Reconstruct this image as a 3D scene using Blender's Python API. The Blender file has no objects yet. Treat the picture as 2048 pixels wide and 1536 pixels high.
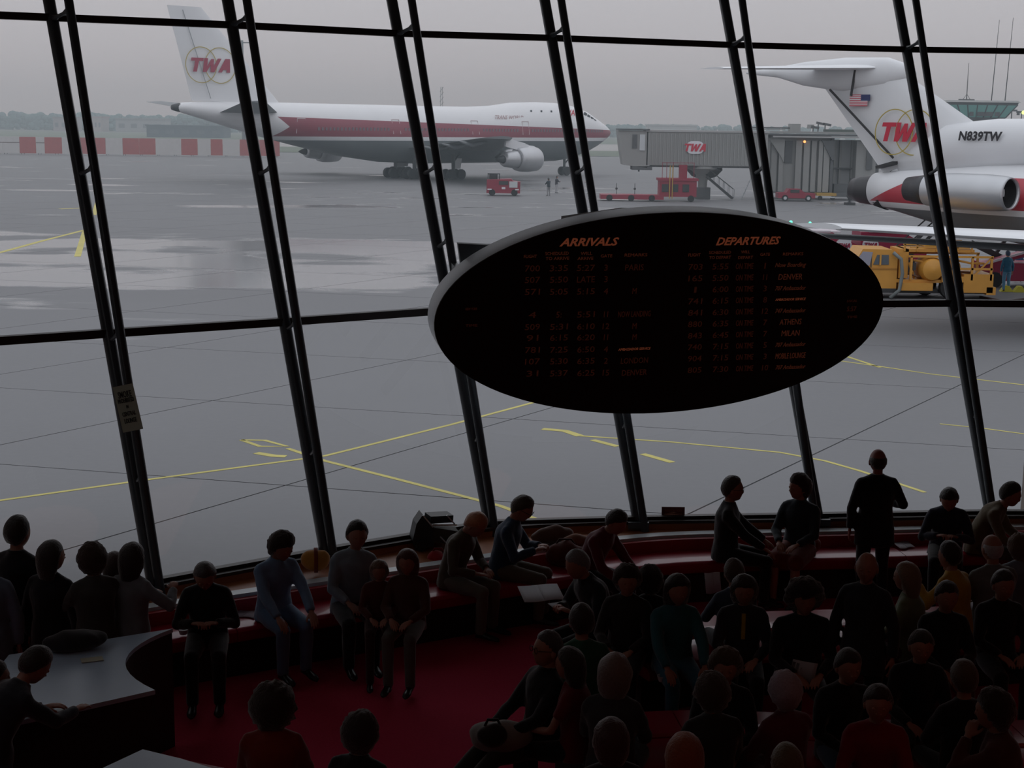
import bpy, math, random
import numpy as np
from mathutils import Vector, Matrix
from mathutils.noise import noise as mnoise
random.seed(7)
PI = math.pi
# ------------------------------------------------------------------ camera, sky, exposure
SC = bpy.context.scene
COL = SC.collection
FOC, PITCH, ROLL = 3000.0, math.atan(523 / 3000.0), 0.013
CAM = np.array([0.0, 0.0, 5.3])
FWD = np.array([0, math.cos(PITCH), -math.sin(PITCH)])
_r0 = np.array([1.0, 0, 0]); _u0 = np.array([0, math.sin(PITCH), math.cos(PITCH)])
RGT = _r0 * math.cos(ROLL) + _u0 * math.sin(ROLL)
UPV = _u0 * math.cos(ROLL) - _r0 * math.sin(ROLL)
cd = bpy.data.cameras.new('camera'); cam = bpy.data.objects.new('camera', cd); COL.objects.link(cam)
cd.sensor_width = 36; cd.lens = FOC / 2048 * 36; cd.clip_end = 6000; cd.clip_start = 0.1
M = Matrix.Identity(4)
for i in range(3):
    M[i][0] = RGT[i]; M[i][1] = UPV[i]; M[i][2] = -FWD[i]; M[i][3] = CAM[i]
cam.matrix_world = M
SC.camera = cam
SC.view_settings.view_transform = 'Standard'; SC.view_settings.look = 'None'
SC.view_settings.gamma = 1; SC.view_settings.use_curve_mapping = False
SC.view_settings.exposure = 0.0
SC.cycles.max_bounces = 6; SC.cycles.transparent_max_bounces = 16
SC.cycles.volume_bounces = 0
wd = bpy.data.worlds.new('overcast'); SC.world = wd; wd.use_nodes = True
nt = wd.node_tree; bg = nt.nodes['Background']
tc = nt.nodes.new('ShaderNodeTexCoord'); sp = nt.nodes.new('ShaderNodeSeparateXYZ')
cr = nt.nodes.new('ShaderNodeValToRGB')
nt.links.new(tc.outputs['Generated'], sp.inputs[0]); nt.links.new(sp.outputs['Z'], cr.inputs[0])
cr.color_ramp.elements[0].position = 0.0; cr.color_ramp.elements[0].color = (0.50, 0.465, 0.475, 1)
cr.color_ramp.elements[1].position = 1.0; cr.color_ramp.elements[1].color = (0.98, 1.0, 1.06, 1)
e = cr.color_ramp.elements.new(0.12); e.color = (0.51, 0.505, 0.53, 1)
nt.links.new(cr.outputs[0], bg.inputs[0]); bg.inputs[1].default_value = 1.2
# warm ceiling fill added to lift the dark hall, right pair for reddish glow
for i, (lx, ly, lz, w) in enumerate(((-4, 1.5, 7.5, 5), (1, 1.0, 7.5, 5), (5.5, 2.5, 7.5, 8), (6, 8, 7.5, 6))):
    ld = bpy.data.lights.new('hall_fill', 'AREA'); ld.shape = 'DISK'; ld.size = 2.6; ld.energy = w; ld.color = (1, .42, .30)
    lo = bpy.data.objects.new('hall_fill', ld); lo.location = (lx, ly, lz); COL.objects.link(lo)
TAR = -1.7     # tarmac height, the lounge floor is z = 0

def ray(x, y):
    return FWD + RGT * (x - 1024) / FOC + UPV * (768 - y) / FOC
def at(x, y, z):
    d = ray(x, y); return CAM + d * (z - CAM[2]) / d[2]
def atd(x, y, dep):
    return CAM + ray(x, y) * dep
def onplane(x, y, O, n):
    d = ray(x, y); return CAM + d * (np.dot(np.array(O) - CAM, n) / np.dot(d, n))

# ------------------------------------------------------------------ materials
MATS = {}
def mat(name, c, rough=0.6, metal=0.0, var=0.0, scale=8.0, spec=0.5, bump=0.0, emis=None, coat=0.0, sheen=0.0):
    if name in MATS: return MATS[name]
    m = bpy.data.materials.new(name); m.use_nodes = True; t = m.node_tree
    b = t.nodes['Principled BSDF']
    b.inputs['Base Color'].default_value = (*c, 1); b.inputs['Roughness'].default_value = rough
    b.inputs['Metallic'].default_value = metal; b.inputs['Specular IOR Level'].default_value = spec
    if sheen: b.inputs['Sheen Weight'].default_value = sheen; b.inputs['Sheen Roughness'].default_value = .45
    if coat: b.inputs['Coat Weight'].default_value = coat
    if emis:
        b.inputs['Emission Color'].default_value = (*emis[0], 1); b.inputs['Emission Strength'].default_value = emis[1]
    if var or bump:
        co = t.nodes.new('ShaderNodeTexCoord'); nz = t.nodes.new('ShaderNodeTexNoise')
        nz.inputs['Scale'].default_value = scale; nz.inputs['Detail'].default_value = 5
        t.links.new(co.outputs['Object'], nz.inputs['Vector'])
        if var:
            mx = t.nodes.new('ShaderNodeMix'); mx.data_type = 'RGBA'
            mx.inputs[6].default_value = (*[v * (1 - var) for v in c], 1)
            mx.inputs[7].default_value = (*[min(1, v * (1 + var)) for v in c], 1)
            t.links.new(nz.outputs['Fac'], mx.inputs[0]); t.links.new(mx.outputs[2], b.inputs['Base Color'])
        if bump:
            bp = t.nodes.new('ShaderNodeBump'); bp.inputs['Strength'].default_value = bump
            bp.inputs['Distance'].default_value = 0.02
            t.links.new(nz.outputs['Fac'], bp.inputs['Height']); t.links.new(bp.outputs[0], b.inputs['Normal'])
    MATS[name] = m
    return m
def nmath(t, op, a, b=None, c=None):
    n = t.nodes.new('ShaderNodeMath'); n.operation = op
    for k, v in enumerate((a, b, c)):
        if v is None: continue
        if isinstance(v, (int, float)): n.inputs[k].default_value = v
        else: t.links.new(v, n.inputs[k])
    return n.outputs[0]
def nmix(t, fac, a, b):
    n = t.nodes.new('ShaderNodeMix'); n.data_type = 'RGBA'
    for i, v in ((0, fac), (6, a), (7, b)):
        if isinstance(v, (int, float)): n.inputs[i].default_value = v
        elif isinstance(v, tuple): n.inputs[i].default_value = (*v, 1)
        else: t.links.new(v, n.inputs[i])
    return n.outputs[2]

# ------------------------------------------------------------------ mesh builder
class MB:
    def __init__(s): s.v = []; s.f = []; s.mi = []
    def add(s, vs, fs, mi=0):
        o = len(s.v); s.v += [tuple(map(float, p)) for p in vs]
        s.f += [tuple(i + o for i in f) for f in fs]; s.mi += [mi] * len(fs); return s
    def box(s, c, d, rz=0, rx=0, ry=0, mi=0, taper=1.0):
        vs = []
        R = Matrix.Rotation(rz, 3, 'Z') @ Matrix.Rotation(ry, 3, 'Y') @ Matrix.Rotation(rx, 3, 'X')
        for z in (-1, 1):
            k = taper if z > 0 else 1
            for x, y in ((-1, -1), (1, -1), (1, 1), (-1, 1)):
                vs.append(Vector(c) + R @ Vector((x * d[0] / 2 * k, y * d[1] / 2 * k, z * d[2] / 2)))
        return s.add(vs, [(3, 2, 1, 0), (4, 5, 6, 7), (0, 1, 5, 4), (1, 2, 6, 5), (2, 3, 7, 6), (3, 0, 4, 7)], mi)
    def beam(s, a, b, w, h, mi=0, up=(0, 0, 1)):
        a = Vector(a); b = Vector(b); d = (b - a).normalized(); u = Vector(up)
        x = d.cross(u)
        if x.length < 1e-4: x = d.cross(Vector((0, 1, 0)))
        x.normalize(); u = x.cross(d).normalized()
        vs = [p + x * i * w / 2 + u * j * h / 2 for p in (a, b) for i, j in ((-1, -1), (1, -1), (1, 1), (-1, 1))]
        return s.add(vs, [(3, 2, 1, 0), (4, 5, 6, 7), (0, 1, 5, 4), (1, 2, 6, 5), (2, 3, 7, 6), (3, 0, 4, 7)], mi)
    def rings(s, R, cap=True, mi=0):
        n = len(R[0]); vs = [p for r in R for p in r]; fs = []
        for i in range(len(R) - 1):
            for j in range(n):
                k = (j + 1) % n
                fs.append((i * n + j, i * n + k, (i + 1) * n + k, (i + 1) * n + j))
        if cap: fs.append(tuple(range(n - 1, -1, -1))); fs.append(tuple((len(R) - 1) * n + j for j in range(n)))
        return s.add(vs, fs, mi)
    def tube(s, pts, r, n=8, mi=0, cap=True, flat=1.0):
        pts = [Vector(p) for p in pts]; r = r if isinstance(r, (list, tuple)) else [r] * len(pts); R = []
        ref = None
        for i, p in enumerate(pts):
            d = (pts[min(i + 1, len(pts) - 1)] - pts[max(i - 1, 0)]).normalized()
            if ref is None:
                ref = d.cross(Vector((0, 0, 1)))
                if ref.length < 1e-3: ref = Vector((1, 0, 0))
            x = (ref - d * ref.dot(d)).normalized(); ref = x; y = d.cross(x)
            R.append([p + (x * math.cos(2 * PI * k / n) + y * math.sin(2 * PI * k / n) * flat) * r[i] for k in range(n)])
        return s.rings(R, cap, mi)
    def ball(s, c, r, n=12, m=8, mi=0, rot=None):
        c = Vector(c); r = (r, r, r) if isinstance(r, (int, float)) else r; R = []
        for i in range(m + 1):
            th = PI * (0.02 + 0.96 * i / m)
            row = []
            for k in range(n):
                v = Vector((r[0] * math.sin(th) * math.cos(2 * PI * k / n), r[1] * math.sin(th) * math.sin(2 * PI * k / n), -r[2] * math.cos(th)))
                row.append(c + (rot @ v if rot else v))
            R.append(row)
        return s.rings(R, True, mi)
    def prism(s, poly, z0, z1, mi=0):
        n = len(poly)
        a = sum(poly[i][0] * poly[(i + 1) % n][1] - poly[(i + 1) % n][0] * poly[i][1] for i in range(n))
        if a < 0: poly = poly[::-1]
        return s.rings([[(x, y, z0) for x, y in poly], [(x, y, z1) for x, y in poly]], True, mi)
    def plate(s, poly, ex, mi=0):
        # planar 3-D polygon extruded by vector ex
        ex = Vector(ex)
        return s.rings([[Vector(p) for p in poly], [Vector(p) + ex for p in poly]], True, mi)
    def lathe(s, prof, n=24, mi=0, T=None, cap=True):
        # profile of (radius, x) about the X axis
        R = []
        for r, x in prof:
            row = []
            for k in range(n):
                v = Vector((x, r * math.cos(2 * PI * k / n), r * math.sin(2 * PI * k / n)))
                row.append(T @ v if T else v)
            R.append(row)
        return s.rings(R, cap, mi)
    def mesh(s, name):
        me = bpy.data.meshes.new(name); me.from_pydata(s.v, [], s.f); me.update(); return me
    def build(s, name, m, parent=None, smooth=False, loc=None, rz=0):
        me = s.mesh(name)
        for k in (m if isinstance(m, (list, tuple)) else [m]): me.materials.append(k)
        if isinstance(m, (list, tuple)): me.polygons.foreach_set('material_index', s.mi)
        if smooth: me.shade_smooth() if smooth is True else me.shade_smooth()
        if smooth == 'auto': me.set_sharp_from_angle(angle=0.7)
        return link(me, name, parent, loc, rz)
def link(me, name, parent=None, loc=None, rz=0):
    o = bpy.data.objects.new(name, me); COL.objects.link(o)
    if parent: o.parent = parent
    if loc is not None: o.location = [float(q) for q in loc]
    if rz: o.rotation_euler = (0, 0, rz)
    return o
def tag(o, label, cat, group=None):
    o['label'] = label; o['category'] = cat
    if group: o['group'] = group
    return o
def thing(name, loc, label, cat, rz=0, group=None):
    o = link(None, name, None, loc, rz); o.empty_display_size = 0.2
    return tag(o, label, cat, group)
def struct(o, label=None):
    o['kind'] = 'structure'
    if label: o['label'] = label; 
    return o

# text --------------------------------------------------------------
TS = bpy.data.scenes.new('scratch')
def realise(o):
    TS.collection.objects.link(o); vl = TS.view_layers[0]; vl.update()
    dg = vl.depsgraph; me = bpy.data.meshes.new_from_object(o.evaluated_get(dg), depsgraph=dg)
    TS.collection.objects.unlink(o); d = o.data; bpy.data.objects.remove(o)
    return me
def text_mb(txt, size, shear=0.0, bold=0.0, w=None, depth=0.004):
    """verts (x,y,z) centred and faces of a word; w scales it to that width"""
    cu = bpy.data.curves.new('t', 'FONT'); cu.body = txt; cu.size = size; cu.shear = shear; cu.offset = bold
    cu.extrude = depth; cu.resolution_u = 2; cu.align_x = 'CENTER'; cu.align_y = 'CENTER'
    me = realise(bpy.data.objects.new('t', cu))
    vs = np.array([v.co[:] for v in me.vertices]); fs = [tuple(p.vertices) for p in me.polygons]
    bpy.data.meshes.remove(me); bpy.data.curves.remove(cu)
    if len(vs) == 0: return [], []
    c = (vs.max(0) + vs.min(0)) / 2; vs[:, :2] -= c[:2]
    ext = vs.max(0) - vs.min(0)
    if w: vs[:, 0] *= w / ext[0]
    if ext[1] > 0: vs[:, 1] *= 1
    return vs, fs
def put(mb, vf, O, X, Y, N, mi=0):
    vs, fs = vf; O, X, Y, N = map(np.array, (O, X, Y, N))
    mb.add([O + X * v[0] + Y * v[1] + N * v[2] for v in vs], fs, mi)
# bold slanted letters of the airline title, drawn as polygons on a unit height
LET = {'T': [[(0, 1), (0.86, 1), (0.86, .78), (0.56, .78), (0.56, 0), (0.30, 0), (0.30, .78), (0, .78)]],
       'W': [[(0, 1), (.26, 1), (.31, .42), (.32, .42), (.50, .95), (.70, .95), (.76, .42), (.77, .42), (.96, 1), (1.22, 1), (.90, 0), (.62, 0), (.55, .5), (.54, .5), (.34, 0), (.08, 0)]],
       'A': [[(0, 0), (.34, 1), (.66, 1), (.86, 0), (.60, 0), (.575, .2), (.32, .2), (.26, 0)]]}
def twa(mb, O, X, Y, N, h, mi=0, shear=0.22, th=0.03):
    O, X, Y, N = map(np.array, (O, X, Y, N)); x0 = -1.46
    for ch, adv in (('T', .90), ('W', 1.17), ('A', .9)):
        for poly in LET[ch]:
            pts = [O + X * h * (x0 + p[0] + shear * (p[1] - .5)) + Y * h * (p[1] - .5) for p in poly]
            mb.plate(pts, N * th, mi)
        x0 += adv
def ring_mb(mb, O, X, Y, N, r, w, mi=0, th=0.02, n=40, a0=0, a1=2 * PI):
    O, X, Y, N = map(np.array, (O, X, Y, N)); R = []
    for k in range(n + 1):
        a = a0 + (a1 - a0) * k / n; u = X * math.cos(a) + Y * math.sin(a)
        R.append([O + u * (r - w / 2), O + u * (r + w / 2), O + u * (r + w / 2) + N * th, O + u * (r - w / 2) + N * th])
    mb.rings(R, a1 - a0 < 6.2, mi)

# ------------------------------------------------------------------ apron
def tarmac_mat():
    m = bpy.data.materials.new('tarmac'); m.use_nodes = True; t = m.node_tree; b = t.nodes['Principled BSDF']
    geo = t.nodes.new('ShaderNodeNewGeometry'); P = geo.outputs['Position']
    sx = t.nodes.new('ShaderNodeSeparateXYZ'); t.links.new(P, sx.inputs[0]); X, Y = sx.outputs[0], sx.outputs[1]
    def noise(scale, detail=4, stretch=None):
        n = t.nodes.new('ShaderNodeTexNoise'); n.inputs['Scale'].default_value = scale; n.inputs['Detail'].default_value = detail
        if stretch:
            mp = t.nodes.new('ShaderNodeMapping'); mp.inputs['Scale'].default_value = stretch
            t.links.new(P, mp.inputs[0]); t.links.new(mp.outputs[0], n.inputs['Vector'])
        else: t.links.new(P, n.inputs['Vector'])
        return n.outputs['Fac']
    big = noise(0.05, 5); mid = noise(0.35, 6); fine = noise(6.0, 4); patch = noise(1.0, 6, (0.09, 0.16, 1))
    base = nmix(t, big, (0.118, 0.118, 0.124), (0.158, 0.158, 0.166))
    base = nmix(t, nmath(t, 'MULTIPLY', mid, 0.4), base, (0.105, 0.107, 0.114))
    base = nmix(t, nmath(t, 'MULTIPLY', fine, 0.35), base, (0.175, 0.175, 0.182))
    # standing water: left-hand stretch of the apron 55..100 m out, plus thin films everywhere
    def band(v, lo, hi, soft):
        a = t.nodes.new('ShaderNodeMapRange'); a.interpolation_type = 'SMOOTHSTEP'
        a.inputs[1].default_value = lo; a.inputs[2].default_value = lo + soft; t.links.new(v, a.inputs[0])
        c = t.nodes.new('ShaderNodeMapRange'); c.interpolation_type = 'SMOOTHSTEP'
        c.inputs[1].default_value = hi - soft; c.inputs[2].default_value = hi; c.inputs[3].default_value = 1; c.inputs[4].default_value = 0
        t.links.new(v, c.inputs[0]); return nmath(t, 'MULTIPLY', a.outputs[0], c.outputs[0])
    reg = nmath(t, 'MULTIPLY', band(Y, 55, 97, 12), band(X, -60, 3, 9))
    reg2 = nmath(t, 'MULTIPLY', band(Y, 105, 190, 20), band(X, -70, 60, 15))
    k = nmath(t, 'ADD', nmath(t, 'MULTIPLY', reg, 0.262), nmath(t, 'MULTIPLY', reg2, 0.07))
    k = nmath(t, 'ADD', k, patch)
    wet = t.nodes.new('ShaderNodeMapRange'); wet.interpolation_type = 'SMOOTHSTEP'
    wet.inputs[1].default_value = 0.64; wet.inputs[2].default_value = 0.72; t.links.new(k, wet.inputs[0])
    w = wet.outputs[0]
    t.links.new(nmix(t, nmath(t, 'MULTIPLY', w, 0.25), base, (0.09, 0.092, 0.1)), b.inputs['Base Color'])
    t.links.new(nmath(t, 'SUBTRACT', 0.62, nmath(t, 'MULTIPLY', w, 0.50)), b.inputs['Roughness'])
    b.inputs['Specular IOR Level'].default_value = 0.45
    bp = t.nodes.new('ShaderNodeBump'); bp.inputs['Strength'].default_value = 0.25; bp.inputs['Distance'].default_value = 0.01
    t.links.new(fine, bp.inputs['Height']); t.links.new(bp.outputs[0], b.inputs['Normal'])
    return m
TM = tarmac_mat()
g = MB(); g.add([(-900, 20, TAR - .03), (900, 20, TAR - .03), (900, 330, TAR - .03), (-900, 330, TAR - .03)], [(0, 1, 2, 3)])
apron = struct(g.build('ground_apron', mat('joint_tar', (0.075, 0.076, 0.08), 0.8)), 'grey concrete apron with faint dark joints, damp in places')
# concrete slabs laid on a skewed 7.6 m grid; joints 5 cm wide
a1, a2 = math.radians(57.5), math.radians(-13.8)
U1 = np.array([math.cos(a1), math.sin(a1)]); U2 = np.array([math.cos(a2), math.sin(a2)])
S1, S2, G0 = 8.2, 7.8, np.array([3.2, 26.5])
slab = MB(); q = 0.022
cs = [U1 * i + U2 * j for i, j in ((q, q), (S1 - q, q), (S1 - q, S2 - q), (q, S2 - q))]
slab.prism([tuple(c) for c in cs], -0.03, 0.0); slab_me = slab.mesh('slab'); slab_me.materials.append(TM)
rest = MB(); nslab = 0; cells = []
for i in range(-40, 46):
    for j in range(-60, 60):
        o = G0 + U1 * S1 * i + U2 * S2 * j; c = o + U1 * S1 / 2 + U2 * S2 / 2
        if 21 < c[1] < 330 and abs(c[0]) < 14 + c[1] * .55: cells.append((c[1] if abs(c[0]) < 8 + c[1] * .36 else 999, tuple(o)))
cells.sort()
for n, (dist, o) in enumerate(cells):
    if n < 290 and dist < 900:
        link(slab_me, 'concrete_slab', apron, (o[0], o[1], TAR))
    else: rest.add([(o[0] + c[0], o[1] + c[1], TAR) for c in cs], [(0, 3, 2, 1)])
ob = rest.build('concrete_slabs', TM, apron); ob['kind'] = 'stuff'

YEL = mat('line_yellow', (0.46, 0.40, 0.10), 0.6, var=0.35, scale=1.5); WHT = mat('line_white', (0.42, 0.42, 0.42), 0.6, var=.3, scale=1.5)
def painted(name, pix, w, m, label):
    P = [np.array(at(x, y, TAR)[:2]) for x, y in pix]; mb = MB(); L = []; Rr = []
    for i, p in enumerate(P):
        d = P[min(i + 1, len(P) - 1)] - P[max(i - 1, 0)]; d = d / np.linalg.norm(d); n = np.array([-d[1], d[0]]) * w / 2
        L.append(p + n); Rr.append(p - n)
    for i in range(len(P) - 1):
        mb.prism([tuple(L[i]), tuple(L[i + 1]), tuple(Rr[i + 1]), tuple(Rr[i])], TAR + .001, TAR + .006)
    return tag(mb.build(name, m), label, 'road marking')
painted('painted_line', [(-120, 1018), (8, 1000), (270, 963), (650, 912), (900, 850), (1075, 803), (1250, 745)], .11, YEL, 'long yellow line rising from the lower left to below the board')
painted('painted_line', [(575, 897), (650, 922), (800, 960), (1000, 1012), (1115, 1054), (1200, 1080)], .12, YEL, 'yellow line descending to the right behind the reader in dark blue')
painted('painted_line', [(1160, 872), (1340, 884), (1560, 905), (1650, 922), (1720, 942), (1850, 985)], .10, YEL, 'yellow line curving down past the two seated people by the fifth mullion')
painted('painted_line', [(1085, 858), (1130, 862), (1160, 872)], .22, YEL, 'short thick yellow dash right below the board')
painted('painted_line', [(1185, 880), (1235, 893)], .17, YEL, 'yellow dash crossing behind the fourth mullion')
painted('painted_line', [(1285, 908), (1345, 925)], .17, YEL, 'yellow dash just right of the fourth mullion')
painted('painted_line', [(483, 880), (530, 881), (574, 893), (520, 893), (483, 880)], .12, YEL, 'yellow painted arrow outline near the second mullion')
painted('painted_line', [(512, 906), (548, 912), (572, 913)], .2, YEL, 'small yellow bar under the painted arrow')
painted('painted_line', [(1690, 712), (1760, 735)], .12, YEL, 'upper short yellow mark right of the board')
painted('painted_line', [(1680, 722), (1760, 733), (1860, 748), (2048, 770), (2200, 790)], .10, YEL, 'yellow line running right from the board edge')
painted('painted_line', [(1880, 848), (1960, 856), (2048, 868), (2200, 888)], .08, YEL, 'thin yellow line beyond the rightmost mullion')
painted('painted_line', [(198, 390), (188, 430)], .33, YEL, 'upper thick yellow dash between the first mullion tubes')
painted('painted_line', [(170, 462), (155, 513)], .33, YEL, 'lower thick yellow dash left of the first mullion')
painted('painted_line', [(-60, 520), (8, 503), (80, 483), (170, 460)], .3, YEL, 'yellow line at the left edge meeting the thick dash')
painted('painted_line', [(120, 418), (168, 416)], .5, YEL, 'faint yellow bar at far left beyond the dashes')
painted('painted_line', [(-60, 355), (8, 356), (240, 360), (420, 361)], .3, WHT, 'thin white line across the apron below the striped fence')
painted('painted_line', [(900, 388), (1240, 384)], .3, WHT, 'thin white line on the apron by the red tug')

# grass strips, taxiways beyond
def strip(name, y0, y1, c, dz, label, rough=.9):
    mb = MB(); mb.prism([(-1400, y0), (1400, y0), (1400, y1), (-1400, y1)], TAR - .2, TAR + dz)
    return struct(mb.build(name, mat(name + '_m', c, rough, var=.25, scale=.05)), label)
strip('ground_near_grass', 330, 395, (.10, .125, .085), .05, 'grey-green grass strip behind the striped fence')
strip('ground_taxiway', 395, 520, (.32, .31, .30), .04, 'pale concrete taxiway beyond the fence')
strip('ground_far_grass', 520, 700, (.10, .13, .09), .05, 'grass beyond the pale taxiway')
strip('ground_horizon_field', 700, 3000, (.11, .13, .11), .04, 'hazy flat field reaching the horizon')
# distant belts of trees: each tree a lumpy crown on a short trunk
TG = [mat('hazed_leaf%d' % i, c, .9, var=.3, scale=.4) for i, c in enumerate([(.07, .14, .14), (.08, .155, .15), (.06, .125, .135)])]  # leaf colours lightened and shifted to blue, painting in distance haze
BK = mat('bark', (.06, .05, .04), .9)
tree_me = []
for k in range(6):
    mb = MB(); rr = random.Random(k)
    for _ in range(11):
        h = rr.uniform(.5, 6.0); r = rr.uniform(1.0, 1.9)
        mb.ball((rr.uniform(-2.0, 2.0), rr.uniform(-1.2, 1.2), h), (r * 1.15, r, r * .95), 7, 5)
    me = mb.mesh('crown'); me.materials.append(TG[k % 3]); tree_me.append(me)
tk = MB(); tk.tube([(0, 0, -.2), (0, 0, 4)], [.4, .3], 6); tkm = tk.mesh('trunk'); tkm.materials.append(BK)
x = -330; n = 0; rr = random.Random(3)
while x < 430 and n < 298:
    Yt = 780 + (n % 3) * 10 + rr.uniform(-.5, .5); s = rr.uniform(.85, 1.05) * (1.25 if x < -60 else 1.0)
    t_ = thing('far_tree', (x, Yt, TAR), 'hazy blue-green tree in the belt along the horizon', 'tree', rr.uniform(-.1, .1), 'trees along the horizon')
    t_.scale = (s, s, s)
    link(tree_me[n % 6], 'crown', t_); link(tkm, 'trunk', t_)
    x += rr.uniform(2.6, 3.0)*(1.22 if x < -60 else 1); n += 1
def far_house(px0, px1, yt, yb, dep, c, label, cat='building', roof=None):
    a = at(px0, yb, TAR); k = dep / a[1]; 
    A = atd(px0, yb, dep); B = atd(px1, yb, dep); T = atd(px0, yt, dep); h = T[2] - TAR; w = B[0] - A[0]
    t_ = thing('far_building', ((A[0] + B[0]) / 2, dep, TAR), label, cat)
    mb = MB(); mb.box((0, 0, h * .45), (w, 14, h * .9)); mb.build('wall', mat('fb%s' % (c,), c, .8), t_)
    mb = MB(); mb.box((0, 0, h * .95), (w + .8, 15, h * .1)); mb.build('roof', mat('fbr%s' % (roof or c,), roof or tuple(v * .7 for v in c), .8), t_)
    nn = max(3, int(w / 5))
    for i in range(nn):
        mb = MB(); mb.box((-w / 2 + (i + .5) * w / nn, -7.05, h * .45), (w / nn * .5, .12, h * .3)); mb.build('window', mat('fbw', (.08, .1, .12), .4), t_)
far_house(312, 462, 249, 268, 560, (.055, .075, .10), 'long dark blue-grey hangar left of the big jet tail', roof=(.05, .07, .09))
far_house(200, 222, 233, 248, 745, (.38, .33, .32), 'small pinkish building in the far tree belt', roof=(.3, .2, .2))
far_house(128, 168, 234, 247, 745, (.30, .26, .27), 'low pale building at the foot of the far trees, left')
far_house(250, 345, 236, 246, 745, (.30, .31, .32), 'long low whitish building before the far trees')
far_house(1290, 1385, 248, 257, 740, (.34, .34, .34), 'pale low terminal strip above the jet bridge', roof=(.36, .36, .36))
# red and white striped blast fence, board by board
fence = thing('striped_fence', (0, 0, 0), 'long red and white boarded fence across the far apron', 'fence')
FR = mat('fence_red', (.36, .075, .075), .6, var=.15, scale=2); FW = mat('fence_white', (.50, .49, .49), .6, var=.1, scale=2)
edges = [(-60, 'W'), (40, 'R'), (73, 'W'), (90, 'R'), (125, 'W'), (160, 'R'), (212, 'W'), (246, 'R'), (312, 'W'), (363, 'R'), (396, 'W'), (422, 'R'), (446, 'W'), (480, 'R'), (560, None)]
for (xa, c), (xb, _) in zip(edges, edges[1:]):
    A, B = at(xa, 308 + (xa) * .0115, TAR), at(xb, 308 + (xb) * .0115, TAR); d = (B - A); L = np.linalg.norm(d); k = max(1, round(L / 3.6))
    for i in range(k):
        p, q_ = A + d * i / k, A + d * (i + 1) / k; mb = MB(); off = random.uniform(-.02, .02)
        mb.beam(p + np.array([0, off, 1.7]), q_ + np.array([-.04, off, 1.7]), .08, 3.0)
        mb.build('panel', FR if c == 'R' else FW, fence)
mb = MB()
for xa in range(-60, 560, 34):
    A = at(xa, 308 + xa * .0115, TAR); mb.beam(A + np.array([0, .3, 0]), A + np.array([0, .12, 3.1]), .12, .12); mb.beam(A + np.array([0, 2.0, 0]), A + np.array([0, .15, 2.6]), .1, .1)
o = mb.build('posts', mat('post_grey', (.2, .2, .2)), fence); o['kind'] = 'stuff'
mb = MB(); A = at(-60, 307.3, TAR); B = at(560, 314.4, TAR); mb.beam(A + np.array([0, -.08, 2.15]), B + np.array([0, -.08, 2.15]), .06, .16); mb.build('rail', mat('rail_dk', (.16, .12, .12)), fence)

# haze in the outside air
mb = MB(); mb.box((0, 1430, 26), (2400, 2740, 60)); 
hz = bpy.data.materials.new('haze'); hz.use_nodes = True; t = hz.node_tree; t.nodes.clear()
out = t.nodes.new('ShaderNodeOutputMaterial'); vs_ = t.nodes.new('ShaderNodeVolumeScatter')
vs_.inputs['Color'].default_value = (.80, .94, 1, 1); vs_.inputs['Density'].default_value = .0013; vs_.inputs['Anisotropy'].default_value = 0.2
t.links.new(vs_.outputs[0], out.inputs['Volume'])
o = mb.build('outdoor_haze', hz); o['kind'] = 'structure'; o['label'] = 'thin bluish haze in the outdoor air'
# ------------------------------------------------------------------ lounge shell and the leaning window wall
BLK = mat('mullion_black', (0.045, 0.055, 0.065), .32, var=.15, scale=3, spec=.5)
BLK2 = mat('transom_brown', (0.03, 0.017, 0.014), .5)
WALLM = mat('shell_concrete', (0.22, 0.19, 0.17), .9, var=.1, scale=.6)
SILLZ, TOPZ, CEIL = .76, 6.33, 7.7
gl_bot = [(305, 1163), (650, 1100), (978, 1045), (1275, 1036), (1635, 1030), (1980, 1024)]
gl_top = [(104, 35), (464, 50), (796, 67), (1103, 76), (1464, 90), (1813, 99)]
rm_bot = [(320, 1160), (668, 1098), (998, 1050), (1289, 1036), (1652, 1048), (1992, 1024)]
rm_top = [(137, 35), (496, 50), (828, 67), (1128, 76), (1489, 90), (1837, 99)]
GB = [at(*p, SILLZ) for p in gl_bot]; GT = [at(*p, TOPZ) for p in gl_top]
def ext(Q, s): return Q
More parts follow.
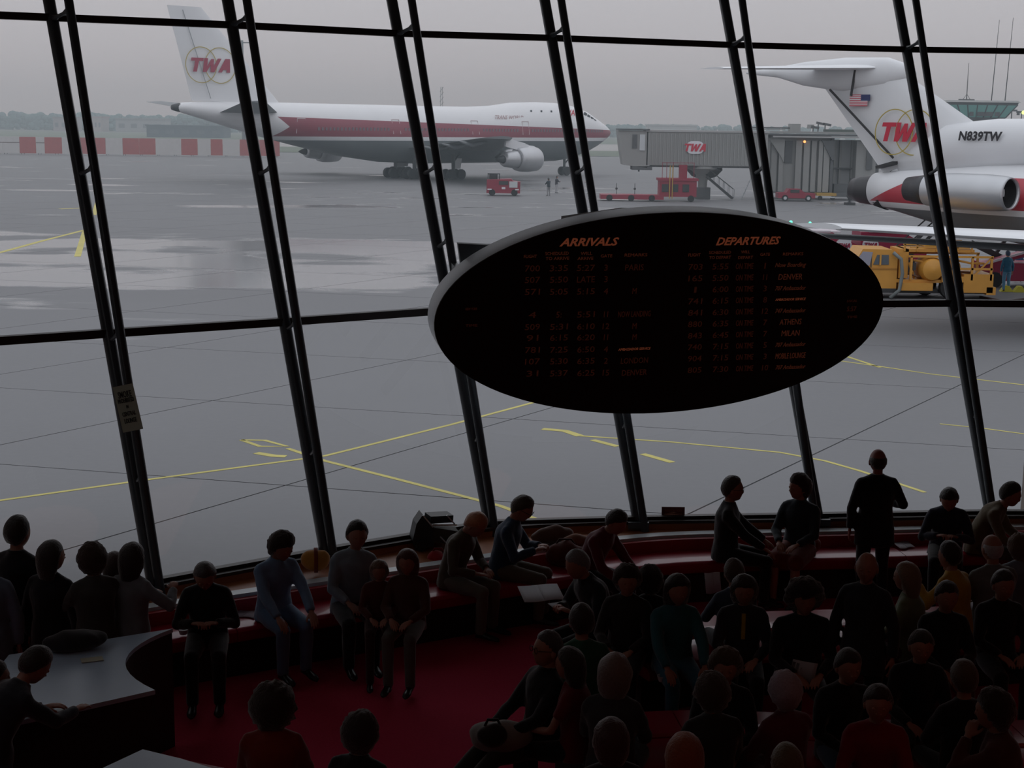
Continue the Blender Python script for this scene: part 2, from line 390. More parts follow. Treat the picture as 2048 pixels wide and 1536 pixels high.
# one more mullion beyond each edge of the frame
GB = [2 * GB[0] - GB[1] + np.array([-.05, -.12, 0])] + GB + [GB[-1] + np.array([2.15, .05, 0])]
GT = [2 * GT[0] - GT[1]] + GT + [GT[-1] + np.array([2.4, .1, 0])]
GB = [2 * GB[0] - GB[1] + np.array([.0, -.15, 0])] + GB; GT = [2 * GT[0] - GT[1]] + GT
MIDK = (3.13 - SILLZ) / (TOPZ - SILLZ)
def pt(i, z): k = (z - SILLZ) / (TOPZ - SILLZ); return GB[i] + (GT[i] - GB[i]) * k
RB, RT = [], []
for i in range(9):
    d = (GT[i] - GB[i]); d /= np.linalg.norm(d)
    j = min(max(i - 2, 0), 5)
    # room-side chord: perpendicular inward from the glass chord, wider at the top
    s_ = (GB[min(i + 1, 8)] - GB[max(i - 1, 0)]); s_[2] = 0; s_ /= np.linalg.norm(s_)
    n = np.cross(s_, d); n /= np.linalg.norm(n)
    if n[1] > 0: n = -n
    # slide so that the projected gap follows the photo
    b0 = GB[i] + n * .14; t0 = GT[i] + n * .55
    if 2 <= i <= 7:
        dx = at(*rm_bot[j], b0[2]); b0 = b0 + s_ * ((dx - b0) @ s_ * .8)
        r_ = ray(*rm_top[j]); tt = (t0[1] - CAM[1]) / r_[1]; p_ = CAM + r_ * tt; t0 = np.array([p_[0], t0[1], t0[2]])
    RB.append(b0); RT.append(t0)
def lerp(a, b, k): return a + (b - a) * k
def proj_y(P):
    v = np.array(P) - CAM; return 768 - FOC * (v @ UPV) / (v @ FWD)
def chord_at(a, b, y):
    lo, hi = -.1, 1.3
    for _ in range(40):
        m = (lo + hi) / 2
        if proj_y(lerp(a, b, m)) > y: lo = m
        else: hi = m
    return lerp(a, b, lo)
TOPK = (CEIL + .1 - SILLZ) / (TOPZ - SILLZ)
for i in range(9):
    t_ = struct(link(None, 'trim_%d' % (i + 1)), 'black leaning twin-tube window mullion with short cross struts')
    a, b = lerp(GB[i], GT[i], -.02), lerp(GB[i], GT[i], TOPK)
    mb = MB(); mb.tube([a, b], .062, 12, flat=1.25); mb.build('glass_side_tube', BLK, t_, 'auto')
    c, d = lerp(RB[i], RT[i], -.03), lerp(RB[i], RT[i], TOPK)
    mb = MB(); mb.tube([c, d], .048, 10); mb.build('room_side_tube', BLK, t_, 'auto')
    # flat fin on the glass side that carries the pane joint
    mb = MB(); mb.beam(lerp(a, b, .0) + np.array([0, .07, 0]), b + np.array([0, .07, 0]), .05, .06); mb.build('glazing_bar', BLK, t_)
    for ys in ([968, 682, 350, 38], [968, 682, 350, 38], [968, 682, 350, 38], [914, 660, 350, 50], [887, 640, 495, 348, 68], [860, 630, 348, 72], [850, 630, 348, 90], [840, 636, 350, 98], [840, 636, 350, 98])[i]:
        p = chord_at(GB[i], GT[i], ys); q_ = chord_at(RB[i], RT[i], ys - 17)
        mb = MB(); mb.tube([p, lerp(p, q_, .3), lerp(p, q_, .65), q_], [.05, .021, .021, .05], 8); mb.build('strut', BLK, t_, 'auto')
    mb = MB(); mb.box(tuple(GB[i] + np.array([0, -.03, -.05])), (.24, .3, .08)); mb.build('foot_plate', BLK, t_)
GLASS = bpy.data.materials.new('window_glass'); GLASS.use_nodes = True; t = GLASS.node_tree; t.nodes.clear()
o_ = t.nodes.new('ShaderNodeOutputMaterial'); tr = t.nodes.new('ShaderNodeBsdfTransparent'); gs = t.nodes.new('ShaderNodeBsdfGlossy')
tr.inputs[0].default_value = (.93, .955, .97, 1); gs.inputs['Roughness'].default_value = .02
fr = t.nodes.new('ShaderNodeLayerWeight'); fr.inputs[0].default_value = .5; mx = t.nodes.new('ShaderNodeMixShader')
t.links.new(nmath(t, 'ADD', .03, nmath(t, 'MULTIPLY', .6, nmath(t, 'POWER', fr.outputs['Facing'], 5.0))), mx.inputs[0]); t.links.new(tr.outputs[0], mx.inputs[1]); t.links.new(gs.outputs[0], mx.inputs[2]); t.links.new(mx.outputs[0], o_.inputs[0])
for i in range(8):
    w_ = struct(link(None, 'window_%d' % (i + 1)), 'tall leaning window bay of three clear panes')
    for z0, z1 in ((SILLZ, 3.13), (3.13, TOPZ), (TOPZ, CEIL + .1)):
        mb = MB(); A, B, C_, D = pt(i, z0), pt(i + 1, z0), pt(i + 1, z1), pt(i, z1)
        mb.add([A, B, C_, D], [(0, 1, 2), (0, 2, 3)]); mb.build('pane', GLASS, w_)
    for z, hh in ((3.13, .085), (TOPZ, .075)):
        mb = MB(); mb.beam(pt(i, z), pt(i + 1, z), .10, hh); mb.build('transom', BLK2, w_)
    mb = MB(); mb.beam(pt(i, SILLZ), pt(i + 1, SILLZ), .09, .05); mb.build('bottom_rail', BLK2, w_)
# sill panel, white ledge, wall below
W = [(-9.6, 9.9)] + [(-7.5, 11.35), (-5.1, 12.8)] + [tuple(at(x, y, .66)[:2]) for x, y in ((315, 1210), (515, 1180), (855, 1130), (985, 1111), (1095, 1095), (1252, 1074), (1330, 1067), (1500, 1064), (1800, 1058), (2000, 1051))] + [(8.4, 17.3)]
def resample(P, n):
    P = [np.array(p, float) for p in P]; L = [0]
    for a, b in zip(P, P[1:]): L.append(L[-1] + np.linalg.norm(b - a))
    out = []
    for k in range(n + 1):
        s = L[-1] * k / n; j = min(max([q for q in range(len(L)) if L[q] <= s + 1e-9]), len(P) - 2)
        out.append(P[j] + (P[j + 1] - P[j]) * (s - L[j]) / (L[j + 1] - L[j]))
    for _ in range(6):
        out = [out[0]] + [(out[i - 1] + 2 * out[i] + out[i + 1]) / 4 for i in range(1, len(out) - 1)] + [out[-1]]
    return out
WP = resample(W, 80)
def normals(P):
    N = []
    for i in range(len(P)):
        d = P[min(i + 1, len(P) - 1)] - P[max(i - 1, 0)]; d /= np.linalg.norm(d); N.append(np.array([-d[1], d[0]]))
    return N
WN = normals(WP)     # pointing out to the window
def sweep(P, N, prof, i0=0, i1=None):
    """prof: list of (offset along the normal, z), closed section"""
    mb = MB(); i1 = len(P) if i1 is None else i1
    mb.rings([[(P[i][0] + N[i][0] * o, P[i][1] + N[i][1] * o, z) for o, z in prof] for i in range(i0, i1)])
    return mb
# the panel runs from the ledge line out to the foot of the glass
def gline(x):
    xs = [p[0] for p in GB]; ys = [p[1] for p in GB]
    return float(np.interp(x, xs, ys))
def off_glass(p, n):
    o = .05
    while o < 1.2 and p[1] + n[1] * o < gline(p[0] + n[0] * o): o += .01
    return o
OG = [off_glass(p, n) for p, n in zip(WP, WN)]
for k in range(4): OG = [OG[0]] + [(OG[i - 1] + OG[i] + OG[i + 1]) / 3 for i in range(1, len(OG) - 1)] + [OG[-1]]
ORG = mat('sill_wood', (.42, .15, .06), .45, var=.2, scale=3)
mb = MB(); mb.rings([[(p[0] + n[0] * o, p[1] + n[1] * o, z) for o, z in ((g_ - .12, .5), (g_ - .12, .72), (g_ + .1, .72), (g_ + .1, -1.9), (g_ - .05, -1.9), (g_ - .05, .5))] for p, n, g_ in zip(WP, WN, OG)])
struct(mb.build('wall_window', ORG), 'low orange-brown panel below the windows')
mb = MB(); mb.rings([[(p[0] + n[0] * o, p[1] + n[1] * o, z) for o, z in ((g_ - .14, .715), (g_ - .14, .75), (g_ + .1, .75), (g_ + .1, .715))] for p, n, g_ in zip(WP, WN, OG)])
struct(mb.build('trim_sill', BLK2), 'dark sill board under the glass')
mb = MB(); mb.rings([[(p[0] + n[0] * o, p[1] + n[1] * o, z) for o, z in ((.08, .56), (.08, .645), (g_ - .1, .645), (g_ - .1, .56))] for p, n, g_ in zip(WP, WN, OG)])
struct(mb.build('trim_shelf', ORG), 'brown shelf behind the white ledge')
ledge = sweep(WP, WN, [(-.04, .62), (-.04, .66), (.10, .66), (.10, .62)])
struct(ledge.build('trim_ledge', mat('ledge_white', (.72, .78, .80), .3, spec=.6)), 'narrow white ledge behind the window bench')
# floor, ceiling, other walls
CARPET = mat('carpet_red', (.54, .035, .085), .95, var=.12, scale=40, bump=.4, spec=.1)
fl = MB(); poly = [(p[0] + n[0] * .45, p[1] + n[1] * .45) for p, n in zip(WP, WN)] + [(8.4, -3), (-9.6, -3)]
fl.prism(poly, -.15, 0); struct(fl.build('floor', CARPET), 'deep red carpet')
ce = MB(); ce.box((.4, 9.2, CEIL + .15), (18, 27, .3)); struct(ce.build('ceiling', WALLM))
xl, xr = -9.6, 8.4
mb = MB(); mb.box((xl - .15, 10, 3), (.3, 28, 10)); struct(mb.build('wall_left', WALLM))
mb = MB(); mb.box((xr + .15, 10, 3), (.3, 28, 10)); struct(mb.build('wall_right', WALLM))
mb = MB(); mb.box((-.6, -3.1, 3), (19, .3, 10)); struct(mb.build('wall_back', WALLM))
mb = MB(); mb.box((-.6, -.6, 3.5), (18, 4.4, .25)); struct(mb.build('floor_mezzanine', WALLM), 'upper floor the view is taken from')
# close the wedges between the outermost window bays and the side walls
for nm, i, xx in (('wall_left_return', 0, xl), ('wall_right_return', 8, xr)):
    mb = MB(); a, b = pt(i, -.1), pt(i, CEIL + .2)
    e0 = np.array([xx, a[1] + (-.9 if i == 0 else .1), -.1]); e1 = np.array([xx, b[1] + (-.9 if i == 0 else .1), CEIL + .2])
    mb.plate([a, b, e1, e0], (0, .2, 0)); struct(mb.build(nm, WALLM))
def paper(name, c, k=.45):
    m = bpy.data.materials.new(name); m.use_nodes = True; t = m.node_tree; b = t.nodes['Principled BSDF']; o = t.nodes['Material Output']
    b.inputs['Base Color'].default_value = (*c, 1); b.inputs['Roughness'].default_value = .8
    tl = t.nodes.new('ShaderNodeBsdfTranslucent'); tl.inputs[0].default_value = (*c, 1); mx = t.nodes.new('ShaderNodeMixShader'); mx.inputs[0].default_value = k
    t.links.new(b.outputs[0], mx.inputs[1]); t.links.new(tl.outputs[0], mx.inputs[2]); t.links.new(mx.outputs[0], o.inputs[0]); return m
PAPER = paper('notice_paper', (.50, .52, .44), .35)
# paper notice taped across the first mullion
O = atd(256, 816, 13.75); X = atd(276, 812, 13.75) - atd(236, 820, 13.75); wd_ = np.linalg.norm(X); X /= wd_
Yv = atd(244, 771, 13.75) - atd(265, 862, 13.75); hd_ = np.linalg.norm(Yv); Yv /= hd_; N = np.cross(X, Yv)
nz = thing('notice', tuple(O), 'grey paper notice taped across the leftmost mullion', 'notice')
nz.location = (0, 0, 0)
mb = MB(); c4 = [O + X * sx * wd_ / 2 + Yv * sy * hd_ / 2 for sx, sy in ((-1, -1), (1, -1), (1, 1), (-1, 1))]
mb.plate(c4, N * .006); mb.build('sheet', PAPER, nz)
mb = MB()
for txt, v, w, s in (('SMOKE', .30, .66, .085), ('PROHIBITED', .17, .8, .055), ('IN', .03, .10, .04), ('CENTRAL', -.12, .66, .055), ('LOUNGE', -.27, .6, .06)):
    put(mb, text_mb(txt, s, 0, .001, w * wd_), O + Yv * hd_ * v + N * .009, X, Yv, N)
mb.build('lettering', mat('ink', (.03, .03, .035), .6), nz)
# ------------------------------------------------------------------ the wide-body jet out on the apron (starboard side, nose to the right)
WHITE = mat('jet_white', (.70, .71, .73), .35, var=.05, scale=.3)
GREYM = mat('jet_grey', (.16, .175, .185), .45, var=.15, scale=.4)
ALU = mat('bare_aluminium', (.50, .51, .53), .35, metal=.6, var=.1, scale=1)
DARK = mat('dark_metal', (.035, .037, .04), .5)
RED = mat('airline_red', (.50, .02, .05), .4)
GOLD = mat('emblem_gold', (.42, .33, .08), .5)
TYRE = mat('tyre', (.02, .02, .022), .8)
PGLASS = mat('dark_glass', (.04, .05, .06), .15)
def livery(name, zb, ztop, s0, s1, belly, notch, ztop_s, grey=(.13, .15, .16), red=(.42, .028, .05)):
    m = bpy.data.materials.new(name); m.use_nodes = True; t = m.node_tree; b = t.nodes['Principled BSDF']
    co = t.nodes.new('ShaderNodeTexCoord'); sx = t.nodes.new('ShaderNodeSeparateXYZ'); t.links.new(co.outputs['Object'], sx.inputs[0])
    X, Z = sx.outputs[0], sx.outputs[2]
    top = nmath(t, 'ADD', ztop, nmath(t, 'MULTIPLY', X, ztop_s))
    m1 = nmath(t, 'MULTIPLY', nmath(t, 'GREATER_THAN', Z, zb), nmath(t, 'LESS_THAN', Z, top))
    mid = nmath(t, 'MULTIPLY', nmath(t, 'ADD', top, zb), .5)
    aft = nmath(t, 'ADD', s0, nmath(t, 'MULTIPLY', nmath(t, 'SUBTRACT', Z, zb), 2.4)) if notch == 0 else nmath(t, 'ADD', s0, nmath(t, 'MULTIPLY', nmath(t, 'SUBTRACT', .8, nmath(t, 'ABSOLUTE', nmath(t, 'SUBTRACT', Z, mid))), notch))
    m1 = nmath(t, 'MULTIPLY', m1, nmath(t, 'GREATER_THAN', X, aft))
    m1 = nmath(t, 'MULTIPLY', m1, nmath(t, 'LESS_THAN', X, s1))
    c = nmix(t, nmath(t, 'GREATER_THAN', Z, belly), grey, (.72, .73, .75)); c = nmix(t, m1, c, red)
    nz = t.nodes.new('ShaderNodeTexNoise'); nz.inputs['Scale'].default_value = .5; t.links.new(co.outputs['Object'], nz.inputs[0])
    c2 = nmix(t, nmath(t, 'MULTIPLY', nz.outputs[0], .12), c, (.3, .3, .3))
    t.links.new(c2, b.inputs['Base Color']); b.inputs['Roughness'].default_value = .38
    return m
def fus(stations, n=40, sq=1.0):
    """stations: s, ztop, zbot, half width"""
    mb = MB(); R = []
    for s, zt, zb, w in stations:
        zc, h = (zt + zb) / 2, (zt - zb) / 2
        R.append([(s, w * math.copysign(abs(math.cos(2 * PI * k / n)) ** sq, math.cos(2 * PI * k / n)), zc + h * math.sin(2 * PI * k / n)) for k in range(n)])
    return mb.rings(R)
def foil(root, tip, th0, th1, flip=1):
    """wing panel: root/tip = (sLE, sTE, w, z); local y = -w"""
    mb = MB(); R = []
    for (le, te, w, z), th in ((root, th0), (tip, th1)):
        c = le - te; prof = [(0, 0), (.03, .35), (.15, .8), (.35, 1), (.7, .55), (1, .05), (1, -.05), (.7, -.3), (.35, -.5), (.15, -.45), (.03, -.25)]
        R.append([(le - c * a, -w, z + th * b_) for a, b_ in prof])
    return mb.rings(R)
def fin(poly, th0, th1):
    """vertical surface: poly in (s, z) with bottom pair first: LEb, TEb, TEt, LEt"""
    mb = MB(); R = []
    (a, b_, c, d) = poly
    for (le, te), th in (((a, b_), th0), ((d, c), th1)):
        prof = [(0, 0), (.06, .5), (.25, 1), (.6, .8), (1, .06), (1, -.06), (.6, -.8), (.25, -1), (.06, -.5)]
        R.append([(le[0] + (te[0] - le[0]) * k, y * th, le[1] + (te[1] - le[1]) * k) for k, y in prof])
    return mb.rings(R)
def wheel(mb, c, r, w, axis='y'):
    T = Matrix.Translation(Vector(c)) @ Matrix.Rotation(PI / 2, 4, 'Z')
    mb.lathe([(r * .55, -w / 2), (r * .95, -w / 2), (r, -w * .3), (r, w * .3), (r * .95, w / 2), (r * .55, w / 2), (r * .5, w * .4), (r * .2, w * .45), (.01, w * .45)], 18, 0, T)
def emblem(parent, O, X, Y, N, h, rr, gap, xs=1.0, red=None):
    mb = MB(); O, X, Y, N = [np.array(q, float) for q in (O, X, Y, N)]
    for sg in (-1, 1): ring_mb(mb, O + X * gap * sg, X, Y, N, rr, rr * .045, th=.02, n=44)
    mb.build('emblem_rings', GOLD, parent)
    mb = MB(); twa(mb, O + N * .02, X * xs, Y, N, h); mb.build('airline_lettering', red or RED, parent)

TH = math.radians(42); O7 = at(845, 356, TAR)
jet = thing('airliner', (O7[0], O7[1], 0), 'white wide-body airliner with a red window stripe and upper-deck hump', 'airliner', TH)
L7 = livery('livery_wide', 3.4, 5.12, -22.5, 40, 2.95, 1.4, -.0215, red=(.24, .03, .06))  # stripe red dulled in the colour to stand for distance haze
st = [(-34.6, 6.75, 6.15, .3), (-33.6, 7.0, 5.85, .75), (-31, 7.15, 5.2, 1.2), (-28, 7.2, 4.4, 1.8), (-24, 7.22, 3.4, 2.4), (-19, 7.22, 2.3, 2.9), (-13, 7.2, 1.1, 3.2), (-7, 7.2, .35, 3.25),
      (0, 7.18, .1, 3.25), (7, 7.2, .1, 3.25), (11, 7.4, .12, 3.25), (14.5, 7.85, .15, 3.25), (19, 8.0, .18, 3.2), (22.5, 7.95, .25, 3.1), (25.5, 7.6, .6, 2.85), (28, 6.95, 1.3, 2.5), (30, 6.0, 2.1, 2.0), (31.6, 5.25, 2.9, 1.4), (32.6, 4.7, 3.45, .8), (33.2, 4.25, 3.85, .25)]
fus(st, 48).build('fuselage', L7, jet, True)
mb = MB(); mb.lathe([(.28, -34.9), (.42, -34.4), (.5, -34.0)], 14, 0, Matrix.Translation((0, 0, 6.45))); mb.build('tail_exhaust', DARK, jet, True)
fin([(-21.0, 7.1), (-32.4, 7.2), (-35.2, 17.3), (-31.0, 17.3)], .45, .12).build('tail_fin', WHITE, jet, 'auto')
mb = MB(); mb.plate([(-33.2, -.36, 7.6), (-31.3, -.36, 7.6), (-33.9, -.2, 16.9), (-35.1, -.2, 16.9)], (0, .0, .0)); mb = MB()
mb.beam((-30.3, -.44, 7.5), (-33.4, -.2, 16.9), .06, .06); mb.build('rudder_line', mat('seam_grey', (.3, .32, .34)), jet)
for sg in (1, -1):
    w = [(-21.5, -29.5, .6 * sg, 5.9), (-29.6, -32.3, 10.5 * sg, 7.1)]
    foil(*w, .35, .12).build('stabilizer', GREYM, jet, 'auto')
    foil((12, -4, 1.6 * sg, 2.0), (-6.0, -10.5, 23.5 * sg, 3.6), .85, .22).build('wing', GREYM, jet, 'auto')
    for w_, s_, k in ((11.2, 6.2, 1.0), (19.8, -1.2, 1.0)):
        e_ = link(None, 'engine', jet, (s_, -w_ * sg, 1.15))
        mb = MB(); mb.lathe([(1.0, 2.2), (1.22, 2.35), (1.36, 2.1), (1.45, 1.0), (1.42, -.2), (1.28, -.8), (1.05, -.85)], 28); mb.build('cowl', ALU, e_, True)
        mb = MB(); mb.lathe([(1.0, -.8), (1.02, -1.2), (.85, -2.6), (.7, -2.9), (.5, -2.9)], 24); mb.build('core_nozzle', ALU, e_, True)
        mb = MB(); mb.lathe([(.5, -2.8), (.35, -3.4), (.05, -4.0)], 16); mb.build('exhaust_cone', DARK, e_, True)
        mb = MB(); mb.lathe([(.99, 2.0), (.3, 1.9), (.02, 2.3)], 24); mb.build('fan', DARK, e_, True)
        mb = MB(); mb.beam((.8, 0, 1.2), (-2.6, 0, 1.9), .3, .9); mb.build('pylon', WHITE, e_)
    for k_ in (.35, .6, .82):
        w_ = 1.6 + 21.9 * k_; s_ = -4 - 6.5 * k_
        mb = MB(); mb.tube([(s_ + 3, -w_ * sg, 1.8 + 1.6 * k_), (s_ + .8, -w_ * sg, 1.45 + 1.6 * k_), (s_ - 1, -w_ * sg, 1.85 + 1.6 * k_)], [.1, .3, .06], 8); mb.build('flap_fairing', GREYM, jet, True)
for y in (5.3, 1.9, -1.9, -5.3):
    s0 = .6 if abs(y) > 3 else -2.8
    gr = link(None, 'landing_gear', jet, (s0, y, 0))
    mb = MB(); mb.tube([(0, 0, -1.1), (0, 0, 1.4)], [.2, .26], 8); mb.tube([(0, 0, .4), (1.2, 0, 1.6)], .1, 6); mb.beam((-.9, 0, -1.05), (.9, 0, -1.05), .25, .22); mb.build('strut', DARK, gr)
    for a in (-.78, .78):
        for b_ in (-.55, .55):
            mb = MB(); wheel(mb, (a, b_, TAR + .64), .64, .45); mb.build('wheel', TYRE, gr, 'auto')
    mb = MB(); mb.box((1.3, .9, .2), (1.4, .08, 1.3), rx=.2); mb.build('gear_door', WHITE, gr)
gr = link(None, 'landing_gear', jet, (24.6, 0, 0))
mb = MB(); mb.tube([(0, 0, -1.0), (0, 0, 1.2)], .18, 8); mb.tube([(0, 0, -.2), (1.1, 0, .8)], .09, 6); mb.build('strut', DARK, gr)
for b_ in (-.5, .5):
    mb = MB(); wheel(mb, (0, b_, TAR + .6), .6, .42); mb.build('wheel', TYRE, gr, 'auto')
# cabin windows along the stripe, doors, cockpit
def skin_y(z, s):
    a = [q for q in st]
    for p, q in zip(a, a[1:]):
        if p[0] <= s <= q[0]:
            k = (s - p[0]) / (q[0] - p[0]); zt, zb, w = [p[i] + (q[i] - p[i]) * k for i in (1, 2, 3)]
            zc, h = (zt + zb) / 2, (zt - zb) / 2
            return w * math.sqrt(max(0, 1 - ((z - zc) / h) ** 2))
    return .3
mb = MB(); s = -19.2
while s < 30:
    if not any(abs(s - d) < 1.0 for d in (-18.7 + 0, -6.5, 6.0, 14.5, 25.0)):
        mb.box((s, -skin_y(4.3, s) - .0, 4.3), (.26, .06, .36))
    s += .52
o = mb.build('cabin_windows', mat('window_tint', (.16, .12, .14), .3), jet); o['kind'] = 'stuff'
for s in (16.2, 18.0, 19.8):
    mb = MB(); mb.box((s, -skin_y(6.75, s) - .02, 6.75), (.26, .06, .36)); mb.build('upper_window', PGLASS, jet)
for s in (-19.9, -6.5, 6.0, 14.5, 25.0):
    mb = MB(); y = -skin_y(4.6, s) - .02
    for dx in (-.55, .55): mb.beam((s + dx, -skin_y(3.8, s) - .02, 3.75), (s + dx, -skin_y(5.4, s) - .02, 5.45), .05, .09)
    mb.beam((s - .55, -skin_y(5.45, s) - .02, 5.45), (s + .55, -skin_y(5.45, s) - .02, 5.45), .05, .09)
    mb.build('door_outline', mat('outline_pale', (.6, .5, .52)), jet)
for a in range(4):
    mb = MB(); s0 = 26.3 + a * .62; mb.beam((s0, -skin_y(6.4 - a * .22, s0) * .97, 6.62 - a * .3), (s0 + .5, -skin_y(6.3 - a * .22, s0 + .5) * .97, 6.42 - a * .3), .12, .42)
    mb.build('cockpit_window', PGLASS, jet)
vf = text_mb('TWA', 1.1, .3, .03); mb = MB(); put(mb, vf, (22.8, -skin_y(6.6, 22.8) - .12, 6.7), (1, 0, 0), (0, .25, .97), (0, -1, 0)); mb.build('airline_lettering', RED, jet)
vf = text_mb('TRANS WORLD', .7, .3, .01); mb = MB(); put(mb, vf, (12.0, -skin_y(5.9, 12) - .08, 5.95), (1, 0, 0), (0, .12, .99), (0, -1, 0)); mb.build('small_lettering', mat('faint_red', (.5, .35, .36)), jet)
emblem(jet, (-30.2, -.42, 11.1), (1, 0, 0), (0, 0.02, 1), (0, -1, 0), 1.5, 1.93, 1.2, 1.18, mat('airline_red_hazed', (.32, .03, .07), .5))  # separate tail-lettering red, muted to paint in the haze

# ------------------------------------------------------------------ the three-engined jet on the right
TH2 = math.radians(-50); E2 = np.array([16.0, 70.0])
tri = thing('airliner', (E2[0], E2[1], 0), 'white T-tailed airliner parked close by at right, tail towards the lounge', 'airliner', TH2)
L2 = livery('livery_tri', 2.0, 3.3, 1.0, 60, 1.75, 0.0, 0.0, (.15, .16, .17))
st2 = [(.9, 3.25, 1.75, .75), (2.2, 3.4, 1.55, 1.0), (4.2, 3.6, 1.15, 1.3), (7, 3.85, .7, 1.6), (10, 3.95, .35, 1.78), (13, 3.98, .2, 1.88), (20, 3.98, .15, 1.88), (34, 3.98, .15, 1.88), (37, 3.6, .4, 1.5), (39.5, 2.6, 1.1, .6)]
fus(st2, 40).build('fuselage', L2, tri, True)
mb = MB(); mb.lathe([(.50, -.35), (.62, .1), (.70, .9), (.86, 1.6)], 24, 0, Matrix.Translation((0, 0, 2.45))); mb.build('centre_exhaust', mat('exhaust_grey', (.06, .06, .065), .45, metal=.3), tri, True)
mb = MB(); mb.lathe([(.45, -.2), (.3, .3), (.05, .3)], 20, 0, Matrix.Translation((0, 0, 2.45))); mb.build('exhaust_bore', DARK, tri, True)
# S-duct fairing: from the fin foot forward to an oval intake
mb = MB(); R = []
for s, zt, zb, w in ((2.2, 4.2, 3.2, .3), (4.6, 5.5, 3.3, .75), (7, 5.72, 3.5, .85), (10, 5.74, 3.8, .88), (13.4, 5.7, 3.95, .85), (13.8, 5.6, 4.05, .78)):
    zc, h = (zt + zb) / 2, (zt - zb) / 2
    R.append([(s, w * math.cos(2 * PI * k / 24), zc + h * math.sin(2 * PI * k / 24)) for k in range(24)])
mb.rings(R).build('centre_intake', WHITE, tri, True)
fin([(6.3, 5.3), (1.3, 3.2), (-2.95, 7.75), (2.0, 7.75)], .34, .2).build('tail_fin', WHITE, tri, 'auto')
mb = MB(); R = []
for s, zt, zb, w in ((-7.2, 7.9, 7.8, .04), (-5.2, 8.1, 7.6, .22), (-3.6, 8.3, 7.2, .34), (-1.2, 8.45, 6.9, .4), (1.2, 8.4, 7.1, .34), (2.2, 8.1, 7.4, .2), (2.7, 7.8, 7.6, .05)):
    zc, h = (zt + zb) / 2, (zt - zb) / 2
    R.append([(s, w * math.cos(2 * PI * k / 20), zc + h * math.sin(2 * PI * k / 20)) for k in range(20)])
mb.rings(R).build('tail_bullet', WHITE, tri, True)
for sg in (1, -1):
    foil((1.0, -2.6, .1 * sg, 7.95), (-3.9, -5.4, 5.3 * sg, 7.85), .17, .07).build('stabilizer', WHITE, tri, 'auto')
    foil((25, 15.5, 1.5 * sg, 1.05), (11.3, 8.9, 15.8 * sg, 1.9), .5, .14).build('wing', WHITE, tri, 'auto')
    foil((17, 14.6, 2.2 * sg, .6), (9.6, 8.6, 15.2 * sg, 1.5), .22, .12).build('flap', GREYM, tri, 'auto')
mb = MB(); mb.ball((9.1, -15.85, 1.98), .06, 8, 6); mb.build('wingtip_light', mat('nav_green', (.1, .8, .4), emis=((.1, 1, .45), 2.0)), tri)
mb = MB(); mb.ball((9.75, -15.6, 1.98), .05, 8, 6); mb.build('wingtip_light', mat('nav_green', (.1, .8, .4)), tri)
# side engine pods
for sg in (1, -1):
    e_ = link(None, 'engine', tri, (0, -2.75 * sg, 2.72))
    mb = MB(); mb.lathe([(.56, 9.2), (.585, 9.45), (.63, 9.55), (.68, 9.42), (.72, 9.1), (.75, 8.4), (.75, 6.8), (.66, 5.6)], 28, cap=False); mb.build('cowl', ALU, e_, True)
    mb = MB(); mb.lathe([(.66, 5.7), (.6, 5.3), (.5, 4.6), (.44, 4.6), (.3, 5.2), (.02, 5.2)], 24); mb.build('nozzle', mat('exhaust_grey', (.06, .06, .065)), e_, True)
    mb = MB(); mb.lathe([(.562, 9.42), (.55, 8.9), (.53, 8.7), (.12, 8.65), (.02, 8.95)], 24, cap=False); mb.build('intake_bore', DARK, e_, True)
    mb = MB(); mb.beam((6.0, .9 * sg, 0), (8.9, .9 * sg, 0), 1.1, .3); mb.build('pylon', WHITE, e_)
emblem(tri, (2.55, -.42, 5.1), (1, 0, 0), (0, .03, 1), (0, -1, 0), 0.84, 1.0, .55)
vf = text_mb('N839TW', .52, 0.12, .02); mb = MB(); put(mb, vf, (6.75, -.93, 4.98), (1, 0, 0), (0, .05, 1), (0, -1, 0)); mb.build('registration', mat('ink', (.03, .03, .035)), tri)
fl_ = link(None, 'flag', tri, (-.1, -.33, 6.5))
for k in range(13):
    mb = MB(); z = .24 - k * .04; x0 = -.52 if k > 6 else -.52
    mb.box(((-.12 if k < 7 else 0), 0, z), ((.76 if k < 7 else 1.0), .02, .04)); mb.build('stripe', RED if k % 2 == 0 else WHITE, fl_)
mb = MB(); mb.box((.38, 0, .12), (.26 + .24, .022, .28)); mb.build('canton', mat('flag_blue', (.04, .05, .14)), fl_)
mb = MB(); mb.beam((-1.75, -.36, 7.0), (2.0, -.36, 3.95), .06, .09); mb.build('rudder_gap', DARK, tri)
mb = MB(); mb.beam((-.35, -.36, 7.9), (-.5, -.38, 6.7), .06, .1); mb.build('trim_gap', DARK, tri)
mb = MB(); mb.beam((1.1, -.1, 3.5), (2.2, -.35, 3.75), .5, .12); mb.build('tail_scoop', DARK, tri)
gr = link(None, 'landing_gear', tri, (18.5, -2.9, 0)); mb = MB(); mb.tube([(0, 0, -1.2), (0, 0, .6)], .13, 8); mb.build('strut', DARK, gr)
for y in (-.35, .35):
    mb = MB(); wheel(mb, (0, y, TAR + .6), .6, .4); mb.build('wheel', TYRE, gr, 'auto')
# lowered rear stairs
rs = link(None, 'rear_stairs', tri)
for y in (-.4, .4):
    mb = MB(); mb.beam((4.2, y, 1.0), (1.4, y, TAR + .1), .06, .14); mb.beam((4.4, y, 1.7), (1.6, y, TAR + 1.0), .05, .05); mb.build('stringer', DARK, rs)
for k in range(9):
    mb = MB(); a = k / 8; mb.box((4.2 - 2.8 * a, 0, 1.0 - 2.6 * a), (.25, .8, .04)); mb.build('tread', DARK, rs)
